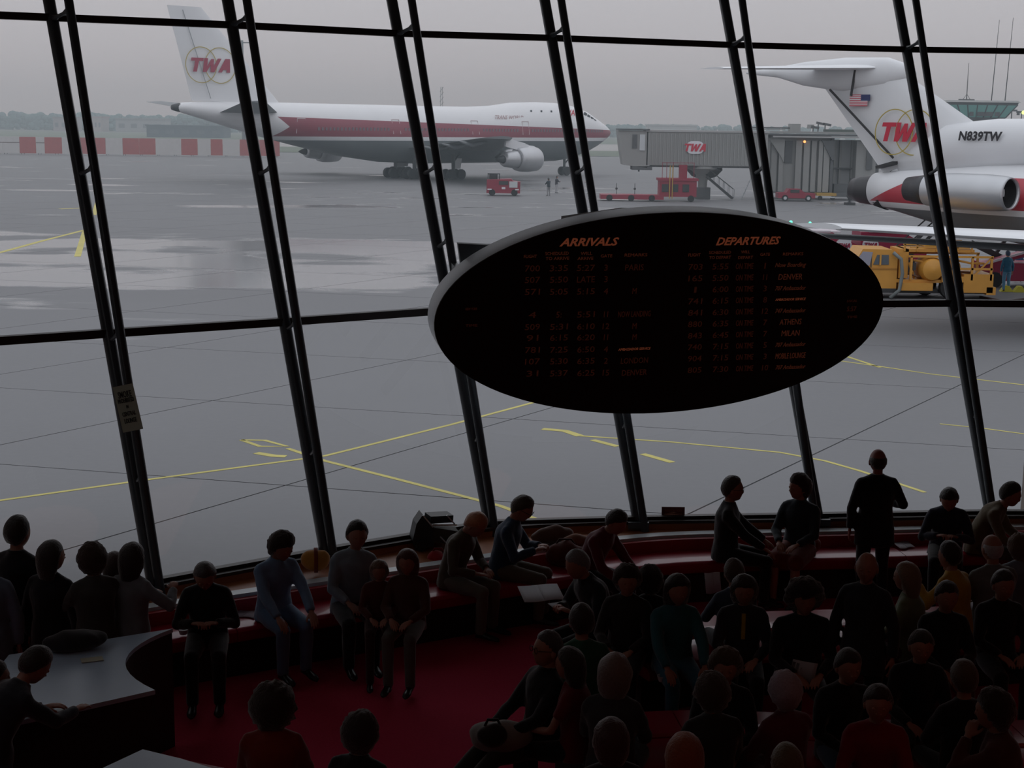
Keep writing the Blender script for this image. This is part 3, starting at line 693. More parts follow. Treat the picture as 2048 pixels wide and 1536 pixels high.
# ------------------------------------------------------------------ jet bridge, vehicles, people and masts on the apron
CONC = mat('bridge_grey', (.27, .275, .27), .6, var=.08, scale=.5)
CONC2 = mat('bridge_dark', (.09, .095, .10), .6)
MRED = mat('tug_red', (.25, .02, .045), .45); DRED = mat('truck_maroon', (.27, .012, .05), .4)
YTR = mat('truck_yellow', (.58, .28, .05), .42, var=.12, scale=3)
def base(x, y):
    p = at(x, y, TAR); return p
def ppm(x, y): # px per metre at ground point
    return FOC / ((at(x, y, TAR) - CAM) @ FWD)
B0 = base(1362, 397); sc = 1 / ppm(1362, 397)          # metres per px at the bridge
jb = thing('jet_bridge', (B0[0], B0[1], TAR), 'grey ribbed passenger boarding bridge on a round column', 'jet bridge')
def X(px): return (px - 1362) * sc
def Z(py): return (397 - py) * sc
# tunnel from the cab (left) to the rotunda (right)
mb = MB(); mb.box(((X(1288) + X(1526)) / 2, 0, (Z(266) + Z(331)) / 2), (X(1526) - X(1288), 3.0, Z(266) - Z(331))); mb.build('tunnel', CONC, jb)
nr = 30
rib = MB(); rib.box((0, 0, 0), (.10, .08, Z(266) - Z(331) - .2)); rib_me = rib.mesh('rib'); rib_me.materials.append(CONC)
for k in range(nr):
    link(rib_me, 'rib', jb, (X(1292) + k * (X(1505) - X(1292)) / (nr - 1), -1.54, (Z(266) + Z(331)) / 2))
mb = MB(); mb.box(((X(1288) + X(1526)) / 2, 0, Z(264)), (X(1526) - X(1288) + .2, 3.2, .18)); mb.build('roof', mat('bridge_roof', (.36, .36, .36)), jb)
mb = MB(); mb.box(((X(1300) + X(1526)) / 2, 0, Z(332)), (X(1526) - X(1300), 2.6, .25)); mb.build('underframe', CONC2, jb)
mb = MB(); mb.plate([(X(1231), -1.5, Z(264)), (X(1290), -1.5, Z(264)), (X(1290), -1.5, Z(336)), (X(1242), -1.5, Z(331)), (X(1236), -1.5, Z(300))], (0, 3.2, 0)); mb.build('cab', CONC, jb)
mb = MB(); mb.box((X(1279), -1.56, Z(287)), (.5, .06, 1.5)); mb.build('cab_window', mat('pale_pane', (.5, .53, .55), .2), jb)
mb = MB(); mb.box((X(1264), -1.56, Z(285)), (.45, .06, 1.3)); mb.build('cab_window', CONC2, jb)
mb = MB(); mb.box((X(1262), 0, Z(262)), (3.0, 3.4, .12)); mb.build('cab_roof', CONC2, jb)
mb = MB(); mb.box((X(1280), -.3, Z(337)), (1.9, 2.4, .35)); mb.tube([(X(1274), -1.2, Z(338)), (X(1274), -1.2, Z(344))], .08, 6); mb.build('cab_bumper', CONC2, jb)
mb = MB(); twa(mb, (X(1383), -1.66, Z(295.5)), (1, 0, 0), (0, 0, 1), (0, -1, 0), .72, th=.03); mb.build('airline_lettering', RED, jb)
mb = MB(); pts = []
for k in range(32):
    a = 2 * PI * k / 32; pts.append((X(1383) + .26 * (1 if math.cos(a) > 0 else -1) + .62 * math.cos(a), -1.58, Z(295.5) + .60 * math.sin(a)))
mb.plate(pts, (0, -.05, 0)); mb.build('sign_disc', mat('sign_white', (.66, .68, .72), .4), jb)
mb = MB(); mb.lathe([(1.5, 0), (1.5, .25), (.9, .8), (.45, 1.4), (.42, 2.3), (.5, 3.0)], 20, 0, Matrix.Translation((X(1404), 0, Z(332))) @ Matrix.Rotation(PI / 2, 4, 'Y')); mb.build('column', CONC, jb, 'auto')
mb = MB(); mb.box((X(1404), 0, .55), (1.35, 1.6, 1.1)); mb.build('column_foot', CONC2, jb)
mb = MB(); mb.lathe([(1.7, 0), (1.75, .3), (1.2, .9), (.6, 1.1)], 20, 0, Matrix.Translation((X(1408), 0.5, Z(334))) @ Matrix.Rotation(PI / 2, 4, 'Y')); mb.build('collar', CONC2, jb, 'auto')
st_ = link(None, 'service_stair', jb)
for y in (-1.9, -1.1):
    mb = MB(); mb.beam((X(1408), y, Z(352)), (X(1460), y, Z(394)), .06, .2); mb.beam((X(1412), y, Z(338)), (X(1462), y, Z(376)), .04, .04)
    for k in range(6): a = k / 5; mb.beam((X(1412 + 50 * a), y, Z(354 + 39 * a)), (X(1412 + 50 * a), y, Z(338 + 38 * a)), .03, .03)
    mb.build('rail', DARK, st_)
for k in range(12):
    mb = MB(); a = k / 11; mb.box((X(1410 + 48 * a), -1.5, Z(354 + 39 * a)), (.24, .8, .05)); mb.build('tread', DARK, st_)
# rotunda building to the right
rb = thing('gate_house', (B0[0] + .7, B0[1] + 2.2, TAR), 'pale grey gate rotunda with fluted walls and rooftop pipes between bridge and jet tail', 'building')
h0, h1 = Z(388), Z(272)
xs = [1545, 1556, 1578, 1590, 1612, 1620, 1650, 1656]
def panel(x0, x1, y0, y1, off, m, nm='wall_panel', th=.4):
    mb = MB(); mb.box(((X(x0) + X(x1)) / 2, off, (Z(y0) + Z(y1)) / 2), (X(x1) - X(x0), th, Z(y0) - Z(y1))); return mb.build(nm, m, rb)
panel(1530, 1652, 270, 386, 1.6, CONC, 'wall', 3.0)
for x0, x1 in ((1532, 1543), (1546, 1555), (1580, 1592), (1596, 1608), (1612, 1622), (1626, 1634), (1636, 1648)): panel(x0, x1, 280, 382, -.1 - .1 * ((x0 // 3) % 3), CONC)
panel(1559, 1574, 281, 325, .05, CONC2, 'dark_window', .2)
panel(1650, 1656, 272, 388, -.3, CONC2, 'post')
panel(1656, 1742, 278, 384, 2.2, mat('bridge_light', (.34, .35, .36), .5), 'glazed_wall', .3)
for x0 in (1666, 1677, 1701): panel(x0, x0 + 4, 278, 386, 1.8, CONC, 'post')
panel(1656, 1704, 334, 337, 1.7, CONC2, 'rail')
panel(1704, 1744, 280, 385, .8, CONC, 'side_wall', 1.5)
panel(1724, 1736, 284, 336, -.1, CONC2, 'dark_window', .15); panel(1741, 1752, 300, 345, .4, CONC2, 'dark_window', .15)
panel(1662, 1690, 366, 386, .5, CONC2, 'crate_stack', 1)
mb = MB(); mb.plate([(X(1528), -.6, Z(282)), (X(1548), -.6, Z(310)), (X(1556), -.6, Z(324)), (X(1556), -.6, Z(278)), (X(1528), -.6, Z(272))], (0, .5, 0)); mb.build('bracket', CONC, rb)
mb = MB(); mb.plate([(X(1630), -.7, Z(279)), (X(1652), -.7, Z(318)), (X(1656), -.7, Z(318)), (X(1656), -.7, Z(279))], (0, .5, 0)); mb.build('bracket', CONC2, rb)
for y0, y1, c, x0, x1 in ((262, 266, CONC, 1480, 1745), (267, 270, CONC2, 1490, 1745), (271, 274, mat('bridge_roof', (.36, .36, .36)), 1530, 1745), (254, 257, CONC2, 1480, 1580), (258, 260, CONC, 1480, 1560)):
    panel(x0, x1, y0, y1, .6, c, 'roof_edge', 3.4 if y0 > 260 else .2)
panel(1569, 1590, 247, 263, .9, CONC, 'roof_box', 1.2); panel(1607, 1618, 248, 256, .9, CONC, 'roof_box', .8); panel(1640, 1700, 257, 263, .9, mat('duct_green', (.09, .11, .10)), 'roof_duct', .8)
for k, (xa, ya) in enumerate(((1622, 244), (1636, 246), (1612, 252))):
    mb = MB(); mb.beam((X(xa), .5, Z(ya)), (X(xa + 16), .5, Z(ya + 3)), .15, .22); mb.beam((X(xa + 4), .5, Z(262)), (X(xa + 4), .5, Z(ya)), .1, .1); mb.build('vent_pipe', CONC2, rb)
mb = MB(); mb.ball((X(1596), -.5, Z(282)), .13, 8, 6); mb.build('warning_lamp', mat('lamp_orange', (1, .4, .1), emis=((1, .35, .1), 2.2)), rb)
lad = thing('step_ladder', tuple(base(1497, 400)), 'grey folding steps standing beneath the bridge tunnel', 'ladder')
mb = MB(); mb.beam((-.7, 0, 0), (.3, 0, 2.4), .06, .06); mb.beam((1.0, 0, 0), (.3, 0, 2.4), .06, .06); mb.build('side_rail', mat('seam_grey', (.3, .32, .34)), lad)
for k in range(6):
    mb = MB(); mb.box((-.6 + .16 * k, .2, .3 + .36 * k), (.1, .6, .04)); mb.build('rung', mat('seam_grey', (.3, .32, .34)), lad)

def veh_base(name, px, py, label, cat, group=None, rz=0):
    p = base(px, py); return thing(name, (p[0], p[1], TAR), label, cat, rz, group)
# red cargo loader in front of the bridge
v = veh_base('cargo_loader', 1310, 402, 'long low red cargo loader with raised engine housing below the boarding bridge', 'loader'); k = 1 / ppm(1310, 402)
mb = MB(); mb.box((-2.2, 0, .38), (5.8, 2.2, .42)); mb.build('platform', MRED, v)
mb = MB(); mb.box((2.0, 0, 1.2), (3.4, 2.0, 1.5)); mb.build('engine_housing', MRED, v)
mb = MB(); mb.box((2.0, 0, 2.02), (3.7, 2.2, .22)); mb.build('hood', MRED, v)
for x_ in (.8, 1.7, 2.7): 
    mb = MB(); mb.box((x_, -1.03, 1.25), (.6, .06, .7)); mb.build('vent', DARK, v)
mb = MB(); mb.box((2.5, 0, 2.7), (.7, .8, 1.3)); mb.build('control_stand', MRED, v)
for x_ in (-4.3, -2.3, -.4, 3.2):
    mb = MB(); wheel(mb, (x_, -1.0, .3), .3, .25); mb.build('wheel', TYRE, v, 'auto')
mb = MB()
for x_ in (.5, .9, 1.5, 3.4): mb.beam((x_, -1.0, 2.1), (x_, -1.0, 3.6), .05, .05)
mb.beam((.5, -1, 3.55), (3.4, -1, 3.55), .05, .05); mb.build('guard_rail', MRED, v)
mb = MB(); mb.beam((1.2, -1.12, .3), (1.2, -1.12, 3.3), .08, .06); mb.beam((1.45, -1.12, .3), (1.45, -1.12, 3.3), .08, .06); mb.build('yellow_ladder', mat('dull_yellow', (.4, .25, .05)), v)
for x_ in (-3.6, -1.9):
    mb = MB(); mb.beam((x_, 0, .5), (x_, 0, 1.6), .05, .05); mb.ball((x_, 0, 1.1), .12, 6, 4); mb.build('roller_post', DARK, v)
# red tug
v = veh_base('baggage_tug', 1007, 391, 'small red tug with a dark grille and low windscreen near the wide-body engine', 'tug')
mb = MB(); mb.plate([(-1.65, -.8, .25), (1.6, -.8, .25), (1.62, -.8, 1.35), (.9, -.8, 1.42), (.75, -.8, 1.62), (-1.62, -.8, 1.55)], (0, 1.6, 0)); mb.build('body', MRED, v)
mb = MB(); mb.box((.95, -.83, 1.1), (.8, .05, .6)); mb.build('side_window', mat('pale_pane', (.5, .53, .55), .2), v)
mb = MB(); mb.box((0, -.83, 1.25), (.9, .05, .35)); mb.build('grille', DARK, v)
mb = MB()
for x_ in (-1.5, -.4): mb.beam((x_, -.7, 1.5), (x_, -.7, 2.1), .08, .08)
mb.beam((-1.55, -.7, 2.1), (-.35, -.7, 2.1), .08, .1); mb.build('roll_bar', DARK, v)
mb = MB(); mb.box((-1.0, .2, 1.8), (.8, .8, .5)); mb.build('seat', DARK, v)
for x_ in (-1.1, 1.05):
    mb = MB(); wheel(mb, (x_, -.7, .32), .32, .25); mb.build('wheel', TYRE, v, 'auto')
mb = MB(); mb.box((0, -.82, .75), (.35, .04, .2)); mb.box((-1.35, -.82, .62), (.4, .04, .12)); mb.box((1.3, -.82, .62), (.35, .04, .12)); mb.build('white_marking', mat('sign_white', (.66, .68, .72)), v)
# pickup and low trailer near the rotunda
v = veh_base('pickup_truck', 1590, 402, 'dark red pickup parked at the foot of the rotunda', 'pickup truck')
mb = MB(); mb.plate([(-1.75, -.8, .3), (1.75, -.8, .3), (1.75, -.8, .75), (.75, -.8, .8), (.35, -.8, 1.15), (-.75, -.8, 1.15), (-1.0, -.8, .8), (-1.75, -.8, .8)], (0, 1.6, 0)); mb.build('body', MRED, v)
mb = MB(); mb.box((-.2, -.83, .95), (.85, .04, .26)); mb.build('window', DARK, v)
for x_ in (-1.1, 1.1):
    mb = MB(); wheel(mb, (x_, -.76, .3), .3, .22); mb.build('wheel', TYRE, v, 'auto')
    mb = MB(); mb.lathe([(.15, -.02), (.16, .03)], 12, 0, Matrix.Translation((x_, -.9, .3)) @ Matrix.Rotation(PI / 2, 4, 'Z')); mb.build('hubcap', mat('pale_pane', (.5, .53, .55), .2), v)
v = veh_base('baggage_trailer', 1650, 400, 'low yellow-edged trailer right of the pickup', 'trailer')
mb = MB(); mb.box((0, 0, .55), (1.9, 1.2, .25)); mb.build('deck', mat('dull_yellow', (.4, .25, .05)), v)
mb = MB(); mb.box((1.9, .2, .5), (2.2, 1.0, .35)); mb.build('drawbar_box', CONC2, v)
for x_ in (-.6, .6, 2.3):
    mb = MB(); wheel(mb, (x_, -.55, .22), .22, .15); mb.build('wheel', TYRE, v, 'auto')
mb = MB(); mb.box((.2, -.62, .3), (1.2, .04, .12)); mb.build('bumper', mat('pale_pane', (.5, .53, .55), .2), v)
# ground power unit mast by the tail
v = veh_base('equipment_post', 1699, 410, 'dark slender equipment post beside the centre exhaust', 'post')
mb = MB(); mb.tube([(0, 0, 0), (0, 0, 2.4)], .09, 8); mb.build('pole', DARK, v)
mb = MB(); mb.box((0, 0, .12), (.9, .6, .24)); mb.build('base', DARK, v)
mb = MB(); mb.box((0, 0, 1.1), (.5, .4, .9)); mb.box((.1, 0, 2.2), (.3, .2, .3)); mb.build('box', DARK, v)

# yellow service truck
v = veh_base('service_truck', 1700, 597, 'yellow service truck with open pump machinery behind its cab', 'truck'); S = 1 / ppm(1830, 588)
p0 = at(1700, 590, TAR); 
def X(px): return (px - 1700) * S
def Z(py): return (590 - py) * S
def vb(nm, x0, x1, y0, y1, ya, yb, m, par=None):
    mb = MB(); mb.box(((X(x0) + X(x1)) / 2, (ya + yb) / 2, (Z(y0) + Z(y1)) / 2), (X(x1) - X(x0), yb - ya, Z(y0) - Z(y1))); return mb.build(nm, m, par or v)
v.location = (p0[0], p0[1] - .2, TAR)
# cab with slanted windscreen (front to the left)
mb = MB(); mb.plate([(X(1640), -1.0, Z(570)), (X(1776), -1.0, Z(570)), (X(1776), -1.0, Z(505)), (X(1765), -1.0, Z(495)), (X(1708), -1.0, Z(494)), (X(1688), -1.0, Z(530)), (X(1640), -1.0, Z(536))], (0, 2.0, 0)); cabm = mb.build('cab', YTR, v)
mb = MB(); mb.plate([(X(1729), -1.03, Z(524)), (X(1759), -1.03, Z(524)), (X(1758), -1.03, Z(505)), (X(1736), -1.03, Z(505))], (0, .03, 0)); wn = mb.build('door_window', mat('truck_glass', (.10, .12, .14), .15), v)
mb = MB(); mb.box((X(1742), -1.06, Z(515)), (.07, .04, .42)); mb.build('window_post', YTR, v)
mb = MB(); mb.plate([(X(1690), -1.03, Z(526)), (X(1722), -1.03, Z(526)), (X(1727), -1.03, Z(500)), (X(1708), -1.03, Z(499))], (0, 2.06, 0)); mb.build('windscreen', mat('screen_glass', (.30, .30, .36), .12), v)
vb('door_seam', 1724, 1726, 500, 566, -1.02, -.98, DARK); vb('cab_stripe', 1724, 1775, 530, 533, -1.03, -.98, mat('yellow_dk', (.4, .18, .03)))
vb('step', 1724, 1776, 570, 578, -1.05, .8, DARK)
# chassis
vb('chassis', 1640, 1965, 572, 580, -.7, .7, DARK); vb('side_tank', 1780, 1845, 558, 573, -1.15, -.5, YTR)
vb('rear_fender', 1862, 1905, 545, 556, -1.1, .9, YTR); vb('rear_skirt', 1905, 1962, 540, 576, -1.1, .9, YTR); vb('tail_bumper', 1950, 1968, 565, 580, -1.1, .9, YTR)
for x_ in (1790, 1796, 1860):
    pass
vb('deck', 1776, 1962, 552, 558, -1.0, .9, YTR)
vb('top_rail', 1796, 1960, 505, 509, -1.1, -1.0, YTR); vb('top_rail', 1796, 1960, 505, 509, .8, .9, YTR); vb('mid_rail', 1880, 1960, 528, 532, -1.1, -1.0, YTR)
for x_ in (1800, 1880, 1918, 1955): vb('upright', x_, x_ + 4, 507, 552, -1.1, -1.0, YTR)
vb('upright', 1955, 1959, 507, 552, .8, .9, YTR)
mb = MB(); mb.beam((X(1920), -1.05, Z(548)), (X(1955), -1.05, Z(510)), .06, .06); mb.build('brace', YTR, v)
vb('platform_floor', 1790, 1925, 494, 499, -.9, .8, YTR); vb('platform_rail', 1787, 1922, 483, 486, -.95, -.85, YTR); vb('platform_rail', 1800, 1915, 489, 491, -.95, -.85, YTR); vb('platform_rail', 1787, 1922, 481, 484, .75, .82, YTR)
for x_ in (1788, 1812, 1850, 1890, 1918): vb('platform_post', x_, x_ + 3, 484, 498, -.95, -.87, YTR)
vb('tool_box', 1835, 1862, 478, 490, -.4, .3, mat('ochre', (.55, .30, .02))); vb('pump_housing', 1780, 1798, 494, 550, -.9, .7, YTR)
T = Matrix.Translation((X(1843), -.6, Z(532))) @ Matrix.Rotation(PI / 2, 4, 'Z')
mb = MB(); mb.lathe([(.1, -.75), (.42, -.6), (.52, -.3), (.54, .2), (.5, .6), (.1, .7)], 20, 0, T); mb.build('pressure_tank', YTR, v, 'auto')
mb = MB(); mb.lathe([(.1, -.4), (.3, -.35), (.32, .3), (.1, .35)], 16, 0, Matrix.Translation((X(1888), -.4, Z(528))) @ Matrix.Rotation(PI / 2, 4, 'Z')); mb.build('motor', YTR, v, 'auto')
for i, (xa, ya, xb, yb) in enumerate(((1800, 540, 1830, 548), (1808, 515, 1870, 520), (1862, 512, 1880, 546), (1800, 520, 1812, 550), (1866, 530, 1920, 538), (1890, 514, 1946, 520))):
    mb = MB(); mb.tube([(X(xa), -.85, Z(ya)), ((X(xa) + X(xb)) / 2, -.95, Z(ya) * .5 + Z(yb) * .5 - .05), (X(xb), -.8, Z(yb))], .05, 6); mb.build('pipe', YTR if i % 2 else mat('pipe_brown', (.12, .05, .02)), v)  # every other pipe dark brown, the rest truck yellow
vb('plate', 1882, 1892, 513, 522, -1.16, -1.11, mat('sign_white', (.66, .68, .72))); vb('dark_gap', 1806, 1812, 520, 534, -1.0, -.9, DARK); vb('valve_block', 1868, 1874, 520, 530, -1.0, -.8, DARK)
for x_, r_ in ((1884, .50), (1852, .46), (1680, .48)):
    mb = MB(); wheel(mb, (X(x_), -.85 if x_ != 1852 else .6, r_), r_, .35); w_ = mb.build('wheel', TYRE, v, 'auto')
    mb = MB(); mb.lathe([(.02, .05), (.24, .03), (.3, 0), (.3, -.12)], 18, 0, Matrix.Translation((X(x_), -1.03 if x_ != 1852 else .42, r_)) @ Matrix.Rotation(PI / 2, 4, 'Z')); mb.build('hub', YTR, v, 'auto')
mb = MB(); mb.tube([(X(1765), -1.15, Z(500)), (X(1780), -1.2, Z(512)), (X(1784), -1.22, Z(540)), (X(1780), -1.2, Z(572)), (X(1762), -1.25, Z(590) + .06)], .075, 8); mb.build('hose', mat('hose_grey', (.16, .18, .18), .6), v, True)
# maroon trucks behind
for px, py, w_, lab, disc in ((1630, 545, 2.9, 'maroon airline truck half hidden by the board, nearer the wingtip', True), (1768, 545, 2.9, 'maroon airline truck with white roof trim right behind the yellow cab', True)):
    q = thing('airline_truck', tuple(base(px, py)), lab, 'truck'); kk = 1 / ppm(px, py); ZZ = lambda y: (py - y) * kk
    mb = MB(); h = ZZ(462); mb.plate([(-w_ / 2, -1, .3), (w_ / 2 + .3, -1, .3), (w_ / 2 + .3, -1, h * .72), (w_ / 2 - .9, -1, h), (-w_ / 2, -1, h)], (0, 2, 0)); mb.build('body', DRED, q)
    mb = MB(); mb.box((-.3, -1.0, h + .04), (w_ - 1.4, .12, .09)); mb.box((0, 0, h + .02), (w_ - 1, 1.9, .06)); mb.build('roof_trim', mat('roof_pale', (.62, .55, .60), .35), q)
    dx = (1675 - px) * kk if px < 1700 else (1728 - px) * kk
    mb = MB(); mb.plate([(dx + .33 * math.cos(a) + (.06 if math.cos(a) > 0 else -.06), -1.02, ZZ(487) + .33 * math.sin(a)) for a in [2 * PI * i / 24 for i in range(24)]], (0, -.03, 0)); mb.build('sign_disc', mat('sign_white', (.66, .68, .72)), q)
    mb = MB(); twa(mb, (dx, -1.07, ZZ(487)), (1, 0, 0), (0, 0, 1), (0, -1, 0), .22, th=.02); mb.build('airline_lettering', DRED, q)
    mb = MB(); mb.box((w_ / 2 - .55, -1.03, h * .62), (.8, .05, .35)); mb.build('window', PGLASS, q)
    for x_ in (-w_ / 3, w_ / 3):
        mb = MB(); wheel(mb, (x_, -.9, .38), .38, .25); mb.build('wheel', TYRE, q, 'auto')
# belt loader behind the worker
q = thing('belt_loader', tuple(base(2030, 572)), 'dark maroon belt loader with a sloping conveyor at the right edge', 'loader')
mb = MB(); mb.box((0, 0, .7), (3.6, 1.6, .8)); mb.build('body', DRED, q)
mb = MB(); mb.beam((-1.9, -.3, .9), (2.2, -.3, 2.1), .8, .2); mb.build('conveyor', DRED, q)
mb = MB(); mb.beam((-1.9, -.85, 1.0), (2.2, -.85, 2.25), .06, .1); mb.build('side_rail', mat('roof_pale', (.62, .55, .60)), q)
mb = MB(); mb.beam((-2.0, .4, 1.9), (.2, .4, .9), .1, .25); mb.beam((-1.2, .5, .8), (-.2, .5, 2.4), .15, .15); mb.build('lift_arm', DARK, q)
for x_ in (-1.2, 1.2):
    mb = MB(); wheel(mb, (x_, -.8, .35), .35, .25); mb.build('wheel', TYRE, q, 'auto')
for px, py in ((2012, 583), (2038, 584)):
    q = thing('wheel_chock', tuple(base(px, py)), 'yellow wheel chock at the feet of the person in blue' if px < 2030 else 'yellow wheel chock right of the person in blue', 'chock')
    mb = MB(); mb.plate([(-.28, -.15, 0), (.28, -.15, 0), (.08, -.15, .26), (-.08, -.15, .26)], (0, .3, 0)); mb.build('block', mat('chock_yellow', (.55, .5, .05)), q)
q = tag(MB().tube([(at(1960, 596, TAR)[0], at(1960, 596, TAR)[1], TAR + .05), tuple(at(2010, 603, TAR + .05)), tuple(at(2048, 598, TAR + .05)), tuple(at(2120, 604, TAR + .05))], .05, 6).build('ground_hose', mat('hose_brown', (.05, .025, .02))), 'dark hose lying on the apron behind the yellow truck', 'hose')
# ramp control cab on its tower
q0 = atd(1947, 240, 200.0); tw = thing('control_tower', (q0[0], q0[1], TAR), 'ramp control tower cab with green tinted slanted windows above the jet', 'tower'); kk = 200 / FOC
zb, zt = q0[2], q0[2] + 37 * kk
mb = MB(); mb.box((0, 0, (zb - TAR) / 2), (5, 4, zb - TAR)); mb.build('shaft', CONC, tw)
def trap(z0, z1, w0, w1, d0, d1, m, nm):
    mb = MB(); mb.rings([[(-w / 2, -d / 2, z - TAR), (w / 2, -d / 2, z - TAR), (w / 2, d / 2, z - TAR), (-w / 2, d / 2, z - TAR)] for z, w, d in ((z0, w0, d0), (z1, w1, d1))]); return mb.build(nm, m, tw)
trap(zb, zb + .35, 6.6, 6.9, 5, 5.2, CONC2, 'sill_ring'); trap(zt - .55, zt - .2, 9.2, 9.4, 7.0, 7.2, CONC2, 'head_ring'); trap(zt - .2, zt + .05, 9.9, 9.3, 7.6, 7.0, CONC, 'roof')
GG = mat('green_glass', (.20, .46, .42), .1, emis=None)
for k in range(7):
    a = -1 + 2 * k / 7; b_ = -1 + 2 * (k + 1) / 7; z0, z1 = zb + .35 - TAR, zt - .55 - TAR
    mb = MB(); mb.plate([(a * 3.4 + .06, -2.6, z0), (b_ * 3.4 - .06, -2.6, z0), (b_ * 4.6 - .06, -3.5, z1), (a * 4.6 + .06, -3.5, z1)], (0, .06, 0)); mb.build('tinted_pane', GG, tw)
for k in range(8):
    a = -1 + 2 * k / 7; mb = MB(); mb.beam((a * 3.4, -2.62, zb + .3 - TAR), (a * 4.6, -3.55, zt - .5 - TAR), .12, .12); mb.build('mullion', CONC2, tw)
for sx_ in (-1, 1):
    mb = MB(); mb.plate([(sx_ * 3.42, -2.6, zb + .3 - TAR), (sx_ * 3.42, 2.6, zb + .3 - TAR), (sx_ * 4.62, 3.5, zt - .5 - TAR), (sx_ * 4.62, -3.5, zt - .5 - TAR)], (.05, 0, 0)); mb.build('tinted_pane', GG, tw)
for x_, w_, h_ in ((-1.2, .5, .9), (.8, 1.6, 1.2), (-.2, .5, .7), (2.2, .6, .8)):
    mb = MB(); mb.box((x_, -2.95, zb + .5 - TAR + h_ / 2), (w_, .1, h_)); mb.build('equipment_silhouette', CONC2, tw)
mb = MB(); mb.box((-1.4, -1, zt + .12 - TAR), (2.0, .5, .22)); mb.build('roof_rack', CONC2, tw)
for x_, top in ((-1.4, 4.9), (1.9, 10.5), (3.7, 10.8)):
    mb = MB(); mb.tube([(x_, -1, zt - TAR), (x_ + (.35 if x_ > 0 else 0), -1, zt + top - TAR)], [.07, .03], 6); mb.build('antenna', DARK, tw)
mb = MB(); mb.tube([(-2.0, -1, zt - TAR), (-1.4, -1, zt + .9 - TAR), (-.8, -1, zt - TAR)], .04, 5); mb.build('antenna_stay', DARK, tw)
for px, pt_, pb, lab, lit in ((2022, 221, 246, 'short lamp post just right of the control cab', 0), (2042, 224, 246, 'lamp post with a glowing yellow-green lamp at the right edge', 1)):
    q0 = atd(px, pb, 260.0); q = thing('lamp_post', (q0[0], q0[1], TAR), lab, 'lamp post'); hh = atd(px, pt_, 260.0)[2] - TAR
    mb = MB(); mb.tube([(0, 0, 0), (0, 0, hh)], .1, 6); mb.build('pole', DARK, q)
    mb = MB(); mb.box((0, 0, hh), (1.8, .4, .3)); mb.box((-.6, 0, hh - .3), (.4, .4, .5)); mb.build('lamp_bar', DARK, q)
    if lit: mb = MB(); mb.ball((.2, -.3, hh - .1), .33, 8, 6); mb.build('lamp', mat('lamp_green', (.7, .9, .2), emis=((.75, 1, .25), 1.6)), q)
q0 = atd(487, 240, 400.0); q = thing('radio_mast', (q0[0], q0[1], TAR), 'thin radio mast with a crossbar behind the second mullion', 'mast')
h_ = atd(487, 82, 400.0)[2] - TAR; mb = MB(); mb.tube([(0, 0, 0), (0, 0, h_)], [.5, .3], 6); mb.build('pole', CONC2, q); mb = MB(); mb.beam((-1.9, 0, h_ - .6), (1.9, 0, h_ - .6), .25, .3); mb.build('crossbar', CONC2, q)
q0 = atd(883, 240, 420.0); q = thing('lattice_mast', (q0[0], q0[1], TAR), 'faint lattice mast rising above the wide-body fuselage', 'mast'); h_ = atd(884, 174, 420.0)[2] - TAR
mb = MB()
for a, b_ in ((-.5, -.2), (.5, .2)): mb.beam((a, 0, 0), (b_, 0, h_), .12, .12)
for k in range(12): mb.beam((-.5, 0, k * h_ / 12), (.5, 0, (k + 1) * h_ / 12), .1, .1)
mb.build('lattice', CONC2, q)
# ------------------------------------------------------------------ benches, board, counters, loose things
VINYL = mat('red_vinyl', (.42, .008, .035), .34, var=.08, scale=4, spec=.6, coat=.3)
VINYL2 = mat('red_vinyl_back', (.40, .012, .022), .5)
PLINTH = mat('bench_plinth', (.03, .022, .02), .8)
# window bench
wb = thing('window_bench', (0, 0, 0), 'long curved red vinyl bench running below the windows', 'bench')
nseg = 10; m_ = len(WP) // nseg
for k in range(nseg):
    i0, i1 = k * m_, min((k + 1) * m_ + 1, len(WP))
    if k == nseg - 1: i1 = len(WP)
    P = WP[i0:i1]; Nn = WN[i0:i1]
    P = [p.copy() for p in P]
    d = (P[1] - P[0]); P[0] = P[0] + d * .03
    sweep(P, Nn, [(-.56, .36), (-.585, .39), (-.585, .465), (-.565, .488), (-.54, .497), (-.12, .50), (-.10, .495), (-.10, .36)]).build('seat_cushion', VINYL, wb, 'auto')
    sweep(P, Nn, [(-.12, .42), (-.13, .58), (-.11, .625), (-.06, .63), (-.05, .60), (-.05, .42)]).build('back_cushion', VINYL2, wb, 'auto')
sweep(WP, WN, [(-.50, .0), (-.50, .36), (-.02, .36), (-.02, 0)]).build('plinth', PLINTH, wb)
# island benches, seats on both sides of a low spine
def island(name, pts, label, wid=1.1, n=24, seg=5, h=.47):
    P = resample(pts, n); N = normals(P); t_ = thing(name, (0, 0, 0), label, 'bench')
    m_ = n // seg
    for k in range(seg):
        i0, i1 = k * m_, (k + 1) * m_ + 1; Q = [p.copy() for p in P[i0:i1]]; Q[0] = Q[0] + (Q[1] - Q[0]) * .04
        for s_ in (-1, 1):
            a = wid / 2
            pr = [(s_ * a, .36), (s_ * (a + .02), .40), (s_ * a, h - .03), (s_ * (a - .04), h), (s_ * .05, h), (s_ * .03, h - .02), (s_ * .03, .36)]
            if s_ < 0: pr = pr[::-1]
            sweep(Q, N[i0:i1], pr).build('seat_cushion', VINYL, t_, 'auto')
    sweep(P, N, [(-wid / 2 + .1, 0), (-wid / 2 + .1, .36), (wid / 2 - .1, .36), (wid / 2 - .1, 0)]).build('plinth', PLINTH, t_)
    return t_
